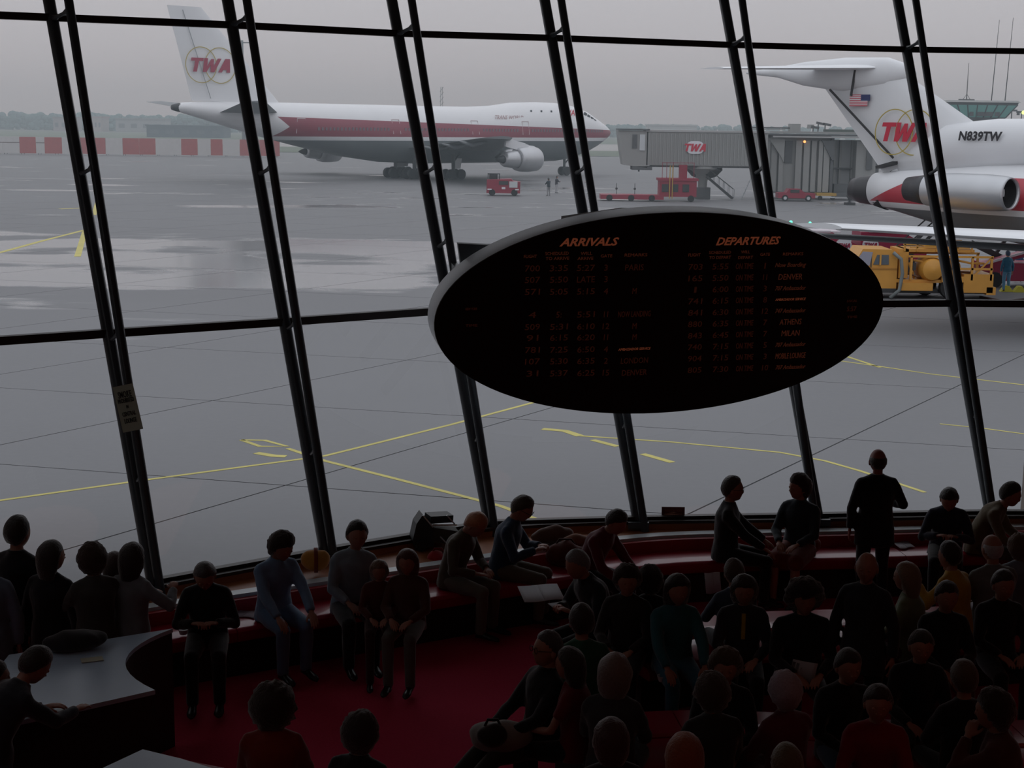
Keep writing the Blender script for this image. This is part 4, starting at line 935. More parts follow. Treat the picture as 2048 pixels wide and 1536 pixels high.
island('lounge_bench', [(1.0, 13.35), (2.2, 13.95), (3.3, 14.1), (4.2, 14.15), (5.2, 14.4), (7.2, 14.9)], 'curved double-sided red bench in the second row, crowded with travellers', 1.15)
island('lounge_bench', [(.55, 11.15), (1.3, 11.45), (2.2, 11.4), (3.3, 11.2), (4.6, 11.3), (6, 11.6)], 'curved double-sided red bench in the third row, full of dark figures', 1.1)
island('lounge_bench', [(-2.6, 10.35), (-1.6, 9.95), (-.9, 9.55), (.2, 9.35), (1.3, 9.15), (2.6, 9.1)], 'curved double-sided red bench at the bottom edge', 1.0)
# counter with the scooped end
def arc(p, q, r, n=12):
    p, q = np.array(p), np.array(q); m = (p + q) / 2; d = q - p; L = np.linalg.norm(d); nrm = np.array([-d[1], d[0]]) / L
    if nrm[0] > 0: nrm = -nrm
    out = []
    for k in range(n + 1):
        u = k / n; out.append(tuple(p + d * u + nrm * r * 4 * u * (1 - u)))
    return out
CTOP = mat('counter_top', (.48, .60, .74), .35, var=.05, scale=6); CBODY = mat('counter_side', (.035, .025, .024), .6)
def counter(name, poly, z, label):
    t_ = thing(name, (0, 0, 0), label, 'counter')
    MB().prism(poly, z - .035, z).build('worktop', CTOP, t_)
    c = np.mean(np.array(poly), 0); ins = [tuple(c + (np.array(p) - c) * .985) for p in poly]
    MB().prism(ins, 0, z - .035).build('body', CBODY, t_); return t_
counter('reception_counter', arc((-2.84, 12.13), (-2.66, 10.74), .30) + [(-2.9, 10.56), (-3.72, 9.95), (-3.95, 10.6), (-4.0, 11.45), (-3.71, 11.62)], 1.05, 'grey-topped counter with a scooped dark end at lower left')
counter('reception_counter', [(-2.49, 9.66), (-2.2, 9.52), (-1.9, 9.34), (-1.95, 8.9), (-2.5, 8.7), (-2.9, 9.0)], 1.05, 'second grey-topped counter just showing at the bottom edge')
mb = MB(); mb.box((0, 0, .0), (.17, .10, .004)); tag(mb.build('card', mat('card_cream', (.5, .48, .36)), None, False, at(184, 1319, 1.056), .4), 'small cream card lying on the scooped counter', 'card')
# the oval arrivals and departures board
BN = np.array([.30, -.93, -.20]); BN /= np.linalg.norm(BN)
BO = atd(1316, 625, 16.25)
L_, R_ = onplane(868, 641, BO, BN), onplane(1765, 612, BO, BN); BO = (L_ + R_) / 2
BX = (R_ - L_); A_ = np.linalg.norm(BX) / 2; BX /= np.linalg.norm(BX)
BY = np.cross(BN, BX); BY /= np.linalg.norm(BY)
if BY[2] < 0: BY = -BY
T_, B_ = onplane(1385, 424, BO, BN), onplane(1300, 826, BO, BN)
Bv = (abs((T_ - BO) @ BY) + abs((B_ - BO) @ BY)) / 2; BO = BO + BY * (((T_ - BO) @ BY + (B_ - BO) @ BY) / 2)
bd = thing('flight_board', (0, 0, 0), 'huge dark oval arrivals and departures board hung on the mullions', 'board')
BFACE = mat('board_face', (.012, .009, .008), .55); BRIM = mat('board_rim', (.66, .72, .78), .45, var=.08, scale=3)
def ov(k, da, db, dn, n=96):
    a = 2 * PI * k / n; return BO + BX * (A_ + da) * math.cos(a) + BY * (Bv + db) * math.sin(a) - BN * dn
mb = MB(); mb.rings([[ov(k, d, d, n_) for k in range(96)] for d, n_ in ((.0, .0), (.0, .02), (-.01, .30), (-.05, .36), (-.8, .46))]); mb.build('rim', BRIM, bd, 'auto')
mb = MB(); mb.rings([[ov(k, d, d, n_) for k in range(96)] for d, n_ in ((-.03, .0), (-.03, -.012), (-.06, -.012))]); mb.build('face', BFACE, bd)
mb = MB(); mb.rings([[ov(k, d, d, n_) for k in range(96)] for d, n_ in ((-.0, .0), (-.002, -.015), (-.035, -.015), (-.035, 0.0))], False); mb.build('edge_bead', mat('bead_dark', (.02, .014, .012)), bd)
def uv(px, py):
    p = onplane(px, py, BO, BN) - BO; return p @ BX, p @ BY
def pos(px, py): u, v_ = uv(px, py); return BO + BX * u + BY * v_ + BN * .016
LIT = mat('letter_lit', (.10, .04, .02), .6, emis=((.62, .15, .07), .115)); LIT2 = mat('letter_dim', (.05, .02, .015), .6, emis=((.5, .12, .06), .05)); LIT3 = mat('letter_faint', (.03, .014, .012), .6, emis=((.5, .10, .05), .022))
pxm = 2 * A_ / 897
def word(par, name, txt, px, py, wpx, hpx, m, shear=0, bold=.0):
    vf = text_mb(txt, hpx * pxm * 1.35, shear, bold, wpx * pxm, .002)
    mb = MB(); put(mb, vf, pos(px, py), BX, BY, BN); return mb.build(name, m, par)
word(bd, 'heading', 'ARRIVALS', 1178, 483, 112, 15, LIT, .3, .003); word(bd, 'heading', 'DEPARTURES', 1496, 481, 130, 15, LIT, .3, .003)
for px, py, w_, t1 in ((1060, 512, 24, 'FLIGHT'), (1113, 506, 44, 'SCHEDULED'), (1114, 516, 44, 'TO ARRIVE'), (1172, 506, 22, 'WILL'), (1170, 516, 30, 'ARRIVE'), (1212, 511, 22, 'GATE'), (1271, 509, 44, 'REMARKS')):
    word(bd, 'column_title', t1, px, py, w_, 6, LIT2)
for px, py, w_, t1 in ((1388, 509, 24, 'FLIGHT'), (1439, 504, 44, 'SCHEDULED'), (1439, 514, 44, 'TO DEPART'), (1490, 503, 18, 'WILL'), (1490, 514, 30, 'DEPART'), (1529, 508, 20, 'GATE'), (1585, 507, 42, 'REMARKS')):
    word(bd, 'column_title', t1, px, py, w_, 6, LIT2)
dep = [('703', '5:55', 'ON TIME', '1', 'Now Boarding'), ('165', '5:50', 'ON TIME', '11', 'DENVER'), ('1', '6:00', 'ON TIME', '3', '707 Ambassador'), ('741', '6:15', 'ON TIME', '8', 'AMBASSADOR SERVICE'), ('841', '6:30', 'ON TIME', '12', '747 Ambassador'),
       ('880', '6:35', 'ON TIME', '7', 'ATHENS'), ('843', '6:45', 'ON TIME', '7', 'MILAN'), ('740', '7:15', 'ON TIME', '5', '707 Ambassador'), ('904', '7:15', 'ON TIME', '3', 'MOBILE LOUNGE'), ('805', '7:30', 'ON TIME', '10', '707 Ambassador')]
arr = [('700', '3:35', '5:27', '3', 'PARIS', 534), ('507', '5:50', 'LATE', '3', '', 557), ('571', '5:05', '5:15', '4', 'M', 581), ('4', '5:', '5:51', '11', 'NOW LANDING', 627), ('509', '5:31', '6:10', '12', 'M', 651), ('91', '6:15', '6:20', '11', 'M', 673), ('781', '7:25', '6:50', '4', 'AMBASSADOR SERVICE', 697), ('107', '5:30', '6:35', '2', 'LONDON', 720), ('31', '5:37', '6:25', '15', 'DENVER', 744)]
def flap_row(cells, y0, y1, cols, mm, xb):
    r_ = link(None, 'flight_row', bd)
    a, b_ = pos(cols[0][0] - cols[0][1] / 2 - 4, (y0 + y1) / 2), pos(xb, (y0 + y1) / 2 - 3)
    mb = MB(); mb.beam(a - BN * .012, b_ - BN * .012, .010, 15 * pxm, up=tuple(BY)); mb.build('flap_strip', mat('flap_black', (.010, .008, .007), .5), r_)
    for (px, w_), txt in zip(cols, cells):
        if not txt: continue
        wd = w_ * ({'1': .16, '11': .5, '3': .42, '4': .5, '8': .45, '7': .45, '5': .45, '2': .45, '5:': .3}.get(txt, .8) if len(txt) < 3 else 1)
        if px == cols[-1][0]: wd = {'DENVER': 50, 'ATHENS': 46, 'MILAN': 38, 'MOBILE LOUNGE': 64, 'PARIS': 36, 'LONDON': 54, 'M': 8}.get(txt, 64)
        big = (txt.isupper() or txt[0].isdigit() and len(txt) < 6) and len(txt) < 14
        k = (px - cols[0][0]) / 200.0
        ypx = y0 + (y1 - y0) * k
        m = LIT if txt == 'AMBASSADOR SERVICE' else (mm[1] if px == cols[-1][0] else mm[0])
        word(r_, 'flap_text', txt, px, ypx, wd, (12 if big else 9) if txt != 'AMBASSADOR SERVICE' else 5, m, 0 if big else .25)
for i, row in enumerate(dep): flap_row(row, 533 + i * 22.9, 530 + i * 22.5, [(1390 - i * .2, 28), (1440, 32), (1488, 36), (1529, 16), (1580, 64)], (LIT3, LIT2), 1618)
for r in arr: flap_row(r[:5], r[5] + 2, r[5], [(1064, 28), (1117, 34), (1171, 34), (1211, 16), (1268, 70)], (LIT3, LIT3), 1308)
for px, py, t1 in ((942, 617, 'NEW YORK'), (942, 650, 'TIME'), (1703, 601, 'LOCAL'), (1703, 633, 'TIME')): word(bd, 'small_title', t1, px, py, 22, 5, LIT3)
word(bd, 'clock_digits', '5:57', 1702, 617, 20, 10, LIT3)
# brackets to the mullions
for i, kk in ((4, .50), (4, .40), (5, .50), (6, .50), (6, .40)):
    q = lerp(RB[i], RT[i], kk); u, v_ = (q - BO) @ BX, (q - BO) @ BY; u = max(-A_ * .8, min(A_ * .8, u)); v_ = max(-Bv * .5, min(Bv * .55, v_))
    mb = MB(); mb.beam(q, BO + BX * u + BY * v_ - BN * .42, .07, .10); mb.build('bracket', BLK, bd)
mb = MB(); q = onplane(1130, 438, BO - BN * .5, BN); q2 = onplane(1250, 421, BO - BN * .5, BN); q3 = onplane(1420, 427, BO - BN * .5, BN)
mb.plate([q, q2, q3, q3 - BY * .2, q - BY * .12], -BN * .12); mb.build('back_casing', mat('casing_brown', (.06, .025, .02), .5), bd)
mb = MB(); q = [onplane(x, y, BO - BN * .55, BN) for x, y in ((916, 487), (994, 491), (960, 530), (926, 560))]; mb.plate(q, -BN * .05); mb.build('side_plate', mat('plate_grey', (.05, .055, .06), .4), bd)
# placard on the sill
q = at(1346, 1033, .76); t_ = thing('placard', tuple(q), 'small dark red placard standing on the sill right of the fourth mullion', 'sign')
mb = MB(); mb.box((0, 0, .06), (.27, .02, .11), rx=-.15); mb.build('panel', mat('placard_red', (.14, .03, .025), .5), t_)
mb = MB(); vf = text_mb('RESERVED', .035, 0, .001, .2, .001); put(mb, vf, (0, -.016, .075), (1, 0, 0), (0, -.15, .99), (0, -1, 0)); vf = text_mb('PASSENGERS', .03, 0, .001, .2, .001); put(mb, vf, (0, -.02, .04), (1, 0, 0), (0, -.15, .99), (0, -1, 0)); mb.build('lettering', mat('placard_ink', (.35, .12, .08)), t_)
# ------------------------------------------------------------------ people
def remesh(mb, vox, smooth=2, name='m'):
    me = mb.mesh('tmp'); o = bpy.data.objects.new('tmp', me)
    r = o.modifiers.new('r', 'REMESH'); r.mode = 'VOXEL'; r.voxel_size = vox; r.use_smooth_shade = True
    if smooth:
        s = o.modifiers.new('s', 'SMOOTH'); s.iterations = smooth; s.factor = .5
    out = realise(o); bpy.data.meshes.remove(me); out.name = name
    return out
def mesh_np(me):
    v = np.zeros(len(me.vertices) * 3); me.vertices.foreach_get('co', v)
    return v.reshape(-1, 3), [tuple(p.vertices) for p in me.polygons]
# a hand, wrist at the origin, fingers along +x, back of the hand +z, thumb towards +y; curled a little
def hand_proto(curl=1.0):
    mb = MB()
    mb.ball((.045, 0, 0), (.052, .042, .016), 12, 8); mb.tube([(-.03, 0, 0), (.0, 0, 0), (.03, 0, 0)], [.026, .026, .03], 10, flat=.62)
    for y, L, r, dx in ((.030, .070, .0088, .084), (.010, .080, .0092, .090), (-.011, .074, .0088, .086), (-.031, .058, .0078, .078)):
        p = Vector((dx - .03, y, 0)); pts = [p.copy()]; a = 0; q = Vector((dx, y * 1.05, 0)); pts.append(q.copy())
        for seg, da in ((.45, .35), (.31, .5), (.24, .4)):
            a += da * curl; q = q + Vector((math.cos(a), y * .5, -math.sin(a))) * L * seg; pts.append(q.copy())
        mb.tube(pts, [r, r * 1.05, r, r * .92, r * .72], 8)
    pts = [Vector((.012, .022, -.002)), Vector((.035, .045, -.008)), Vector((.062, .060, -.016)), Vector((.084, .064, -.026))]
    mb.tube(pts, [.014, .012, .0105, .008], 8)
    return mesh_np(remesh(mb, .0052, 1))
HANDS = [hand_proto(.7), hand_proto(1.9)]
def head_dir(n=30, m=22):
    D = []
    for i in range(m + 1):
        th = PI * (.012 + .976 * i / m)
        for k in range(n): D.append((math.sin(th) * math.cos(2 * PI * k / n), math.sin(th) * math.sin(2 * PI * k / n), -math.cos(th)))
    F = [(i * n + j, i * n + (j + 1) % n, (i + 1) * n + (j + 1) % n, (i + 1) * n + j) for i in range(m) for j in range(n)]
    F += [tuple(range(n - 1, -1, -1)), tuple(m * n + j for j in range(n))]
    return np.array(D), F
HD, HF = head_dir()
def skull(D, fat=0.0):
    x, y, z = D[:, 0], D[:, 1], D[:, 2]
    X = x * .082; Y = y * .100; Zc = z * .121
    low = np.clip(-z, 0, 1)
    X = X * (1 - .30 * low ** 1.6); Y = np.where(y < 0, Y * (1 - .42 * low ** 1.3), Y * (1 - .02 * low))
    Y = Y + .010 * low * (y > 0)
    f = y > 0
    g = lambda a, b_, ax, bz, s_, t_: np.exp(-((x - ax) / s_) ** 2 - ((z - bz) / t_) ** 2)
    Y = Y + f * (.026 * g(0, 0, 0, -.22, .11, .13) + .014 * g(0, 0, 0, -.02, .09, .18) - .011 * (g(0, 0, .36, .04, .17, .12) + g(0, 0, -.36, .04, .17, .12)) + .007 * g(0, 0, 0, .2, .5, .1)
                 + .007 * g(0, 0, 0, -.50, .2, .045) + .006 * g(0, 0, 0, -.60, .17, .04) + .012 * g(0, 0, 0, -.82, .25, .15))
    return np.stack([X, Y, Zc], 1)
def head_mesh():
    mb = MB(); mb.add(skull(HD), HF)
    for s in (-1, 1):
        mb.ball((s * .083, -.004, -.012), (.010, .020, .032), 8, 6); mb.ball((s * .031, .086, .006), .0125, 8, 6)
        mb.tube([(s * .014, .099, -.018), (s * .012, .106, -.028)], [.006, .007], 6)
    return mb
HM = head_mesh()
def hair_mb(style, rnd):
    """closed hair shell around the skull; where there is no hair it sinks under the skin"""
    D, F = head_dir(26, 18); S = skull(D); x, y, z = D[:, 0], D[:, 1], D[:, 2]
    S[:, 1] = np.where(y > 0, np.minimum(S[:, 1], y * .100 + .002), S[:, 1])
    th = {'short': .019, 'bald': .008, 'curly': .034, 'afro': .058, 'long': .022, 'bob': .026, 'grey': .017, 'cap': .022, 'bun': .024}[style]
    hair_front = {'short': .42, 'bald': .9, 'curly': .35, 'afro': .3, 'long': .38, 'bob': .35, 'grey': .5, 'cap': .3, 'bun': .45}[style]
    lim = np.where(y > 0, -.15 + (hair_front + .15) * np.clip(y * 1.3, 0, 1), -.12 - .62 * np.clip(-y * 1.6, 0, 1))
    if style in ('long', 'bob', 'curly', 'afro'): lim = np.where(y < .45, lim - .45 * np.clip(.45 - y, 0, 1), lim)
    lim = lim + .10 * np.array([mnoise(Vector(d) * 2.5 + Vector((rnd, 5, 0))) for d in D.tolist()]) + .12 * np.abs(x) * (y > 0)
    mask = np.clip((z - lim) / .2, 0, 1) ** .8
    if style == 'bald':
        mask = mask * np.clip((.45 - z) / .15, 0, 1)
    nz = np.array([mnoise(Vector(d) * (6 if style in ('curly', 'afro') else 3) + Vector((rnd, 0, 0))) for d in D.tolist()])
    t = th * (1 + (.45 if style in ('curly', 'afro') else .25) * nz)
    Nn = D / np.linalg.norm(D, axis=1)[:, None]
    t = t * (1 - .6 * np.clip(y * 1.4, 0, 1) * np.clip((.95 - z) / .3, 0, 1) * (style not in ('afro',)))
    P = S + Nn * (t * mask - .012 * (1 - mask))[:, None]
    if style in ('long', 'bob'):
        Ld = .16 if style == 'long' else .07
        w = np.clip((-z + .1), 0, 1) * np.clip((.30 - y) / .3, 0, 1)
        P[:, 2] -= Ld * w; P[:, 1] -= .02 * w; P[:, 0] *= 1 + .16 * w
    if style in ('long', 'bob', 'curly', 'afro'): P[:, 0] *= 1.10; P[:, 1] = np.where(P[:, 1] < 0, P[:, 1] * 1.06, P[:, 1]); P[:, 2] = np.where(P[:, 2] > 0, P[:, 2] * .965, P[:, 2])
    mb = MB(); mb.add(P, F)
    if style == 'bun': mb.ball((0, -.095, .05), .045, 10, 8)
    return mb
def ik(S, T, a, b, pole):
    S, T, pole = Vector(S), Vector(T), Vector(pole); d = T - S; L = min(d.length, (a + b) * .985); d = d.normalized(); T = S + d * L
    c = (a * a - b * b + L * L) / (2 * L); h = math.sqrt(max(a * a - c * c, 1e-6)); p = pole - d * pole.dot(d)
    return S + d * c + p.normalized() * h, T
def cloth(name, c, rough=.85): return mat('cloth_%s' % name, c, rough, var=.18, scale=14, bump=.15, spec=.15, sheen=.45)
SKINM = mat('skin', (.42, .20, .14), .55); SKIN2 = mat('skin_dark', (.14, .06, .04), .55); SHOE = mat('shoe_black', (.015, .013, .012), .35); SHOEB = mat('shoe_brown', (.08, .035, .02), .4)
def lumps(mb, pts, rs, n=12, flat=1.0):
    mb.tube(pts, rs, n, flat=flat)
    mb.ball(pts[0], rs[0] * .98, n, 8); mb.ball(pts[-1], rs[-1] * .98, n, 8)
PEOPLE = 0; PL = []; HS = 1.09
def person(px, py, label, yaw=0, pose='sit', lean=.12, side=0.0, hy=0.0, hp=0.0, hair='short', hc=(.02, .014, .01), top=(.02, .02, .025), bot=(.03, .03, .035),
           arms=None, scale=1.0, seat=.50, skin=None, coat=False, glasses=False, legs='fwd', zoff=None, at_xy=None, short_sleeve=False, skirt=False, collar=None, wide=1.0, group=None, ground=0.0, arm_l=None, arm_r=None, tie=None):
    global PEOPLE; PEOPLE += 1; rnd = PEOPLE * 3.7
    skin = skin or SKINM
    up = Vector((0, 0, 1))
    S_ = scale
    pel = Vector((0, 0, (seat + .10) / S_)) if pose == 'sit' else Vector((0, 0, .93))
    def rot(v, a, b_): # lean forward a, sideways b
        return Matrix.Rotation(b_, 3, 'Y') @ (Matrix.Rotation(-a, 3, 'X') @ Vector(v))
    sp = [pel]; angs = [.35 * lean, .85 * lean, 1.15 * lean]
    for L, a, k in ((.17, angs[0], .4), (.20, angs[1], .9), (.15, angs[2], 1.0)):
        sp.append(sp[-1] + rot((0, 0, L), a, side * k))
    hipc, waist, chest, neck = sp
    la, lb = angs[2], side
    ax = rot((1, 0, 0), la, lb); ay = rot((0, 1, 0), la, lb); az = rot((0, 0, 1), la, lb)
    hl = la * .55 + hp
    Rh = Matrix.Rotation(hy, 3, 'Z') @ Matrix.Rotation(-hl, 3, 'X')
    Rh = Matrix.Rotation(lb * .5, 3, 'Y') @ Rh
    hc_ = neck + az * .03 + rot((0, 0, .032), la * .8, lb) + Rh @ Vector((0, .022, .108))
    R = Matrix.Rotation(yaw, 3, 'Z')
    # placing: the crown of the head lies on the given line of sight at its own height
    crown = hc_ + Rh @ Vector((0, 0, .148 if hair in ('curly', 'bob', 'long') else (.165 if hair == 'afro' else .140)))
    zc = crown.z * S_ + ground
    P = at(px, py, zc); off = R @ Vector((crown.x * S_, crown.y * S_, 0)); base_ = Vector((P[0] - off.x, P[1] - off.y, ground))
    root = thing('person', tuple(base_), label, 'person', yaw, group); root.scale = (S_,) * 3
    # --- arms
    sh = [chest + az * .080 + ax * s * .170 * wide for s in (-1, 1)]   # left, right (x positive = right)
    if pose == 'sit': defa = [(-.10, .36, pel.z + .12), (.10, .36, pel.z + .12)]
    else: defa = [(-.25, .05, .80), (.25, .05, .80)]
    A = {'lap': defa, 'down': [(-.27, .04, .82), (.27, .04, .82)], 'book': [(-.09, .38, chest.z - .12), (.09, .38, chest.z - .12)], 'knees': [(-.17, .50, pel.z + .02), (.17, .50, pel.z + .02)],
         'fold': [(.12, .24, chest.z - .06), (-.12, .26, chest.z - .02)], 'chin': [(-.05, .24, neck.z - .02), (.14, .34, pel.z + .14)], 'hips': [(-.22, .16, pel.z + .22), (.22, .16, pel.z + .22)]}.get(arms or 'lap', defa)
    A = list(A)
    if arm_l: A[0] = arm_l
    if arm_r: A[1] = arm_r
    joints = []
    for i, s in enumerate((-1, 1)):
        e_, w_ = ik(sh[i], A[i], .29, .255, (s * .8, -.5, -.75)); joints.append((sh[i], e_, w_))
    # --- legs
    hips = [hipc + Vector((s * .095, 0, -.02)) for s in (-1, 1)]; ljs = []
    for i, s in enumerate((-1, 1)):
        h = hips[i]
        if pose == 'stand': k_ = Vector((s * .11, .03, .50)); an = Vector((s * .12, -.02, .09))
        else:
            kz = .50 if seat > .3 else .4
            if legs == 'cross' and s > 0: k_ = h + Vector((-.10, .42, .10)); an = Vector((-.16, .62, .26))
            elif legs == 'out': k_ = Vector((s * .10, .44, h.z - .02)); an = Vector((s * .10, .86, .12))
            elif legs == 'side': k_ = Vector((s * .09 + .28, .30, h.z - .02)); an = Vector((s * .09 + .34, .34, .10))
            else: k_ = Vector((s * .12, .44, h.z - .04)); an = Vector((s * .12, .42, .09))
        ljs.append((h, k_, an))
    # --- skin: one continuous body
    core = MB()
    lumps(core, [hipc, waist, chest, chest + az * .07], [.12, .10, .12, .10], 12, .75)
    core.tube([chest + az * .08, neck + az * .02, neck + az * .06, hc_ + Rh @ Vector((0, -.02, -.04))], [.07, .058, .054, .055], 12)
    for (a, b_, c) in joints: core.tube([chest + az * .05, a - az * .025, a.lerp(b_, .5), b_, b_.lerp(c, .3), b_.lerp(c, .75), c], [.05, .044, .042, .038, .040, .030, .026], 10)
    for (a, b_, c) in ljs: core.tube([a, a.lerp(b_, .4), b_, b_.lerp(c, .3), c, c + Vector((0, .03, -.03))], [.085, .075, .055, .056, .038, .035], 10)
    core.ball(hc_ + Rh @ Vector((0, -.01, -.02)), .062, 10, 8)
    cv, cf = mesh_np(remesh(core, .024, 2)); body = MB(); body.add(cv, cf)
    hv = np.array(HM.v) * HS; Rn = np.array(Rh); body.add(hv @ Rn.T + np.array(hc_), HM.f)
    for i, s in enumerate((-1, 1)):
        a, e_, w_ = joints[i]; d = (w_ - e_).normalized(); z_ = Vector((0, 0, 1)) if abs(d.z) < .8 else Vector((s * 1.0, .2, 0))
        y_ = z_.cross(d).normalized() * (1 if True else -1); z_ = d.cross(y_).normalized()
        if i == 1: pass
        V, Fh = HANDS[1 if arms in ('book', 'chin') else 0]
        k = -1 if i == 0 else 1
        V2 = V.copy(); V2[:, 1] *= (1 if i == 1 else -1)
        Mx = np.array([list(d), list(y_), list(z_)])
        body.add(V2 @ Mx + np.array(w_), Fh if i == 1 else [f[::-1] for f in Fh])
    body.build('body', skin, root, True)
    # --- top garment
    g = MB(); wd = wide
    def ringp(c, w, d, A_, B_, n=18):
        return [c + A_ * w * math.cos(2 * PI * k / n) + B_ * d * math.sin(2 * PI * k / n) * (1.0 if math.sin(2 * PI * k / n) > 0 else 1.05) for k in range(n)]
    hx, hyv = Vector((1, 0, 0)), Vector((0, 1, 0))
    R_ = []
    if coat and pose == 'stand': R_ += [ringp(pel + Vector((0, 0, -.24)), .205 * wd, .15, hx, hyv), ringp(pel + Vector((0, 0, -.1)), .20 * wd, .145, hx, hyv)]
    elif pose == 'stand': R_ += [ringp(pel + Vector((0, 0, -.08)), .19 * wd, .135, hx, hyv)]
    else: R_ += [ringp(pel + Vector((0, 0, -.085)), .20 * wd, .15, hx, hyv)]
    R_ += [ringp(hipc + Vector((0, 0, .03)), .188 * wd, .14, hx, hyv), ringp(waist, .165 * wd, .125, ax, ay), ringp(waist.lerp(chest, .5), .175 * wd, .13, ax, ay), ringp(chest, .195 * wd, .135, ax, ay), ringp(chest + az * .055, .195 * wd, .125, ax, ay), ringp(chest + az * .10, .165 * wd, .10, ax, ay), ringp(chest + az * .135, .115 * wd, .085, ax, ay), ringp(neck + az * .01, .080, .074, ax, ay), ringp(neck + az * .035, .068, .066, ax, ay)]
    g.rings(R_)
    for i, (a, e_, w_) in enumerate(joints):
        a2 = a - az * .028; g.tube([neck - az * .01, a - az * .005, a2], [.062, .062, .06], 12)
        if short_sleeve: g.tube([a2 - ax * (.05 * (1 if i else -1)), a2, a2.lerp(e_, .55)], [.07, .070, .062], 12)
        else: g.tube([a2 - ax * (.05 * (1 if i else -1)), a2, a2.lerp(e_, .5), e_, e_.lerp(w_, .4), e_.lerp(w_, .93)], [.062, .066, .062, .056, .052, .042], 12)
        g.ball(a2, .064, 12, 8)
        if not short_sleeve: g.ball(e_, .056, 10, 8)
    me = remesh(g, .0165, 3, 'jacket'); tm = cloth('%.3f_%.3f_%.3f' % top, top); me.materials.append(tm)
    gv = np.zeros(len(me.vertices) * 3); me.vertices.foreach_get('co', gv); gv = gv.reshape(-1, 3)
    disp = np.array([mnoise(Vector(p) * 9 + Vector((rnd, 0, 0))) * .007 + mnoise(Vector(p) * 22) * .0025 for p in gv.tolist()])
    nn = np.zeros(len(gv) * 3); me.vertex_normals.foreach_get('vector', nn); gv += nn.reshape(-1, 3) * disp[:, None]
    me.vertices.foreach_set('co', gv.ravel()); me.update(); link(me, 'jacket' if coat else 'shirt', root)
    if coat or collar:
        c = MB(); n_ = 16; rr = [[], []]
        R2 = []
        for (off, r_, th) in ((.0, .076, 0), (.045, .070, 0), (.05, .060, 0), (.01, .062, 0)):
            R2.append([neck + az * (off - .012) + (ax * math.cos(2 * PI * k / n_) * r_ + ay * math.sin(2 * PI * k / n_) * r_ * .98) + az * (-.03 * max(0, math.sin(2 * PI * k / n_))) for k in range(n_)])
        c.rings(R2); cm = collar or top; c.build('collar', cloth('%.3f_%.3f_%.3f' % cm, cm), root, True)
    # --- trousers or skirt
    g = MB()
    if pose == 'stand': g.rings([ringp(hipc + Vector((0, 0, .08)), .155, .115, hx, hyv), ringp(hipc, .168, .125, hx, hyv), ringp(hipc + Vector((0, 0, -.12)), .165, .12, hx, hyv)])
    else: g.ball(hipc + Vector((0, .02, -.02)), (.175, .15, .115), 14, 10)
    for (a, k_, c) in ljs:
        kd = (c - k_).normalized()
        pts = [a + Vector((0, .0, .01)), a.lerp(k_, .4), k_, k_ + kd * .12, k_.lerp(c, .65), c - kd * -.0]
        if skirt: pts = pts[:3]; rs = [.115, .11, .095]
        else: rs = [.098, .092, .072, .068, .06, .058]
        g.tube(pts, rs, 12); g.ball(k_, .072 if not skirt else .09, 10, 8)
    if skirt: g.rings([ringp(hipc, .18, .14, hx, hyv), ringp(ljs[0][1].lerp(ljs[1][1], .5), .2, .09, hx, Vector((0, .0, 1)) if pose == 'sit' else hyv)])
    me = remesh(g, .02, 2, 'trousers'); bm_ = cloth('%.3f_%.3f_%.3f' % bot, bot); me.materials.append(bm_); link(me, 'skirt' if skirt else 'trousers', root)
    # --- shoes
    for i, (a, k_, c) in enumerate(ljs):
        sh_ = MB(); kd = (c - k_).normalized(); fwd = Vector((0, 1, 0)) if abs(kd.z) > .5 else Vector((0, .35, .94)); 
        if legs == 'out': fwd = Vector((0, .4, .9))
        o = c + Vector((0, -.05, -.045)) if abs(kd.z) > .5 else c; u = fwd.cross(Vector((1, 0, 0))).normalized(); u = -u if u.z < 0 and abs(kd.z) > .5 else u
        Rr = []
        for t_, w_, h_ in ((0, .030, .045), (.02, .036, .075), (.08, .036, .08), (.14, .040, .06), (.20, .045, .05), (.25, .036, .04), (.27, .015, .02)):
            Rr.append([o + fwd * t_ + Vector((1, 0, 0)) * w_ * math.cos(2 * PI * k / 12) + u * (h_ / 2 + h_ / 2 * math.sin(2 * PI * k / 12)) for k in range(12)])
        sh_.rings(Rr); sh_.build('shoe', SHOE if i % 2 == 0 or True else SHOEB, root, True)
    # --- hair
    hm = hair_mb(hair, rnd); v = np.array(hm.v) * HS @ Rn.T + np.array(hc_)
    h2 = MB(); h2.add(v, hm.f); h2.build('hair', mat('hair_%.3f_%.3f_%.3f' % hc, hc, .5 if hair not in ('afro', 'curly') else .85, var=.3, scale=60, bump=.5, sheen=.6), root, True)
    if glasses:
        gm = MB()
        for s in (-1, 1):
            ring_mb(gm, np.array([s * .033, .108, .006]), (1, 0, 0), (0, 0, 1), (0, 1, 0), .021, .004, th=.003, n=16); gm.beam((s * .055, .104, .008), (s * .085, .0, .004), .003, .005)
        gm.beam((-.012, .110, .01), (.012, .110, .01), .003, .003)
        v = np.array(gm.v) * HS @ Rn.T + np.array(hc_); g2 = MB(); g2.add(v, gm.f); g2.build('glasses', mat('frame_black', (.01, .01, .01), .3), root)
    if tie:
        tb = MB(); tb.beam(neck + ay * .10 - az * .02, chest + ay * .15 - az * .10, .035, .01); tb.build('tie', cloth('%.3f_%.3f_%.3f' % tie, tie), root)
    PL.append((PEOPLE - 1, px, py, base_.copy(), label))
    return root, dict(joints=joints, head=hc_, R=R, base=base_, S=S_, chest=chest, Rh=Rh)
def wp(info, v):
    return np.array(info['base']) + np.array(info['R'] @ (Vector(v) * info['S']))
BLACKC = (.015, .014, .016); NAVY = (.02, .025, .045); D = math.radians
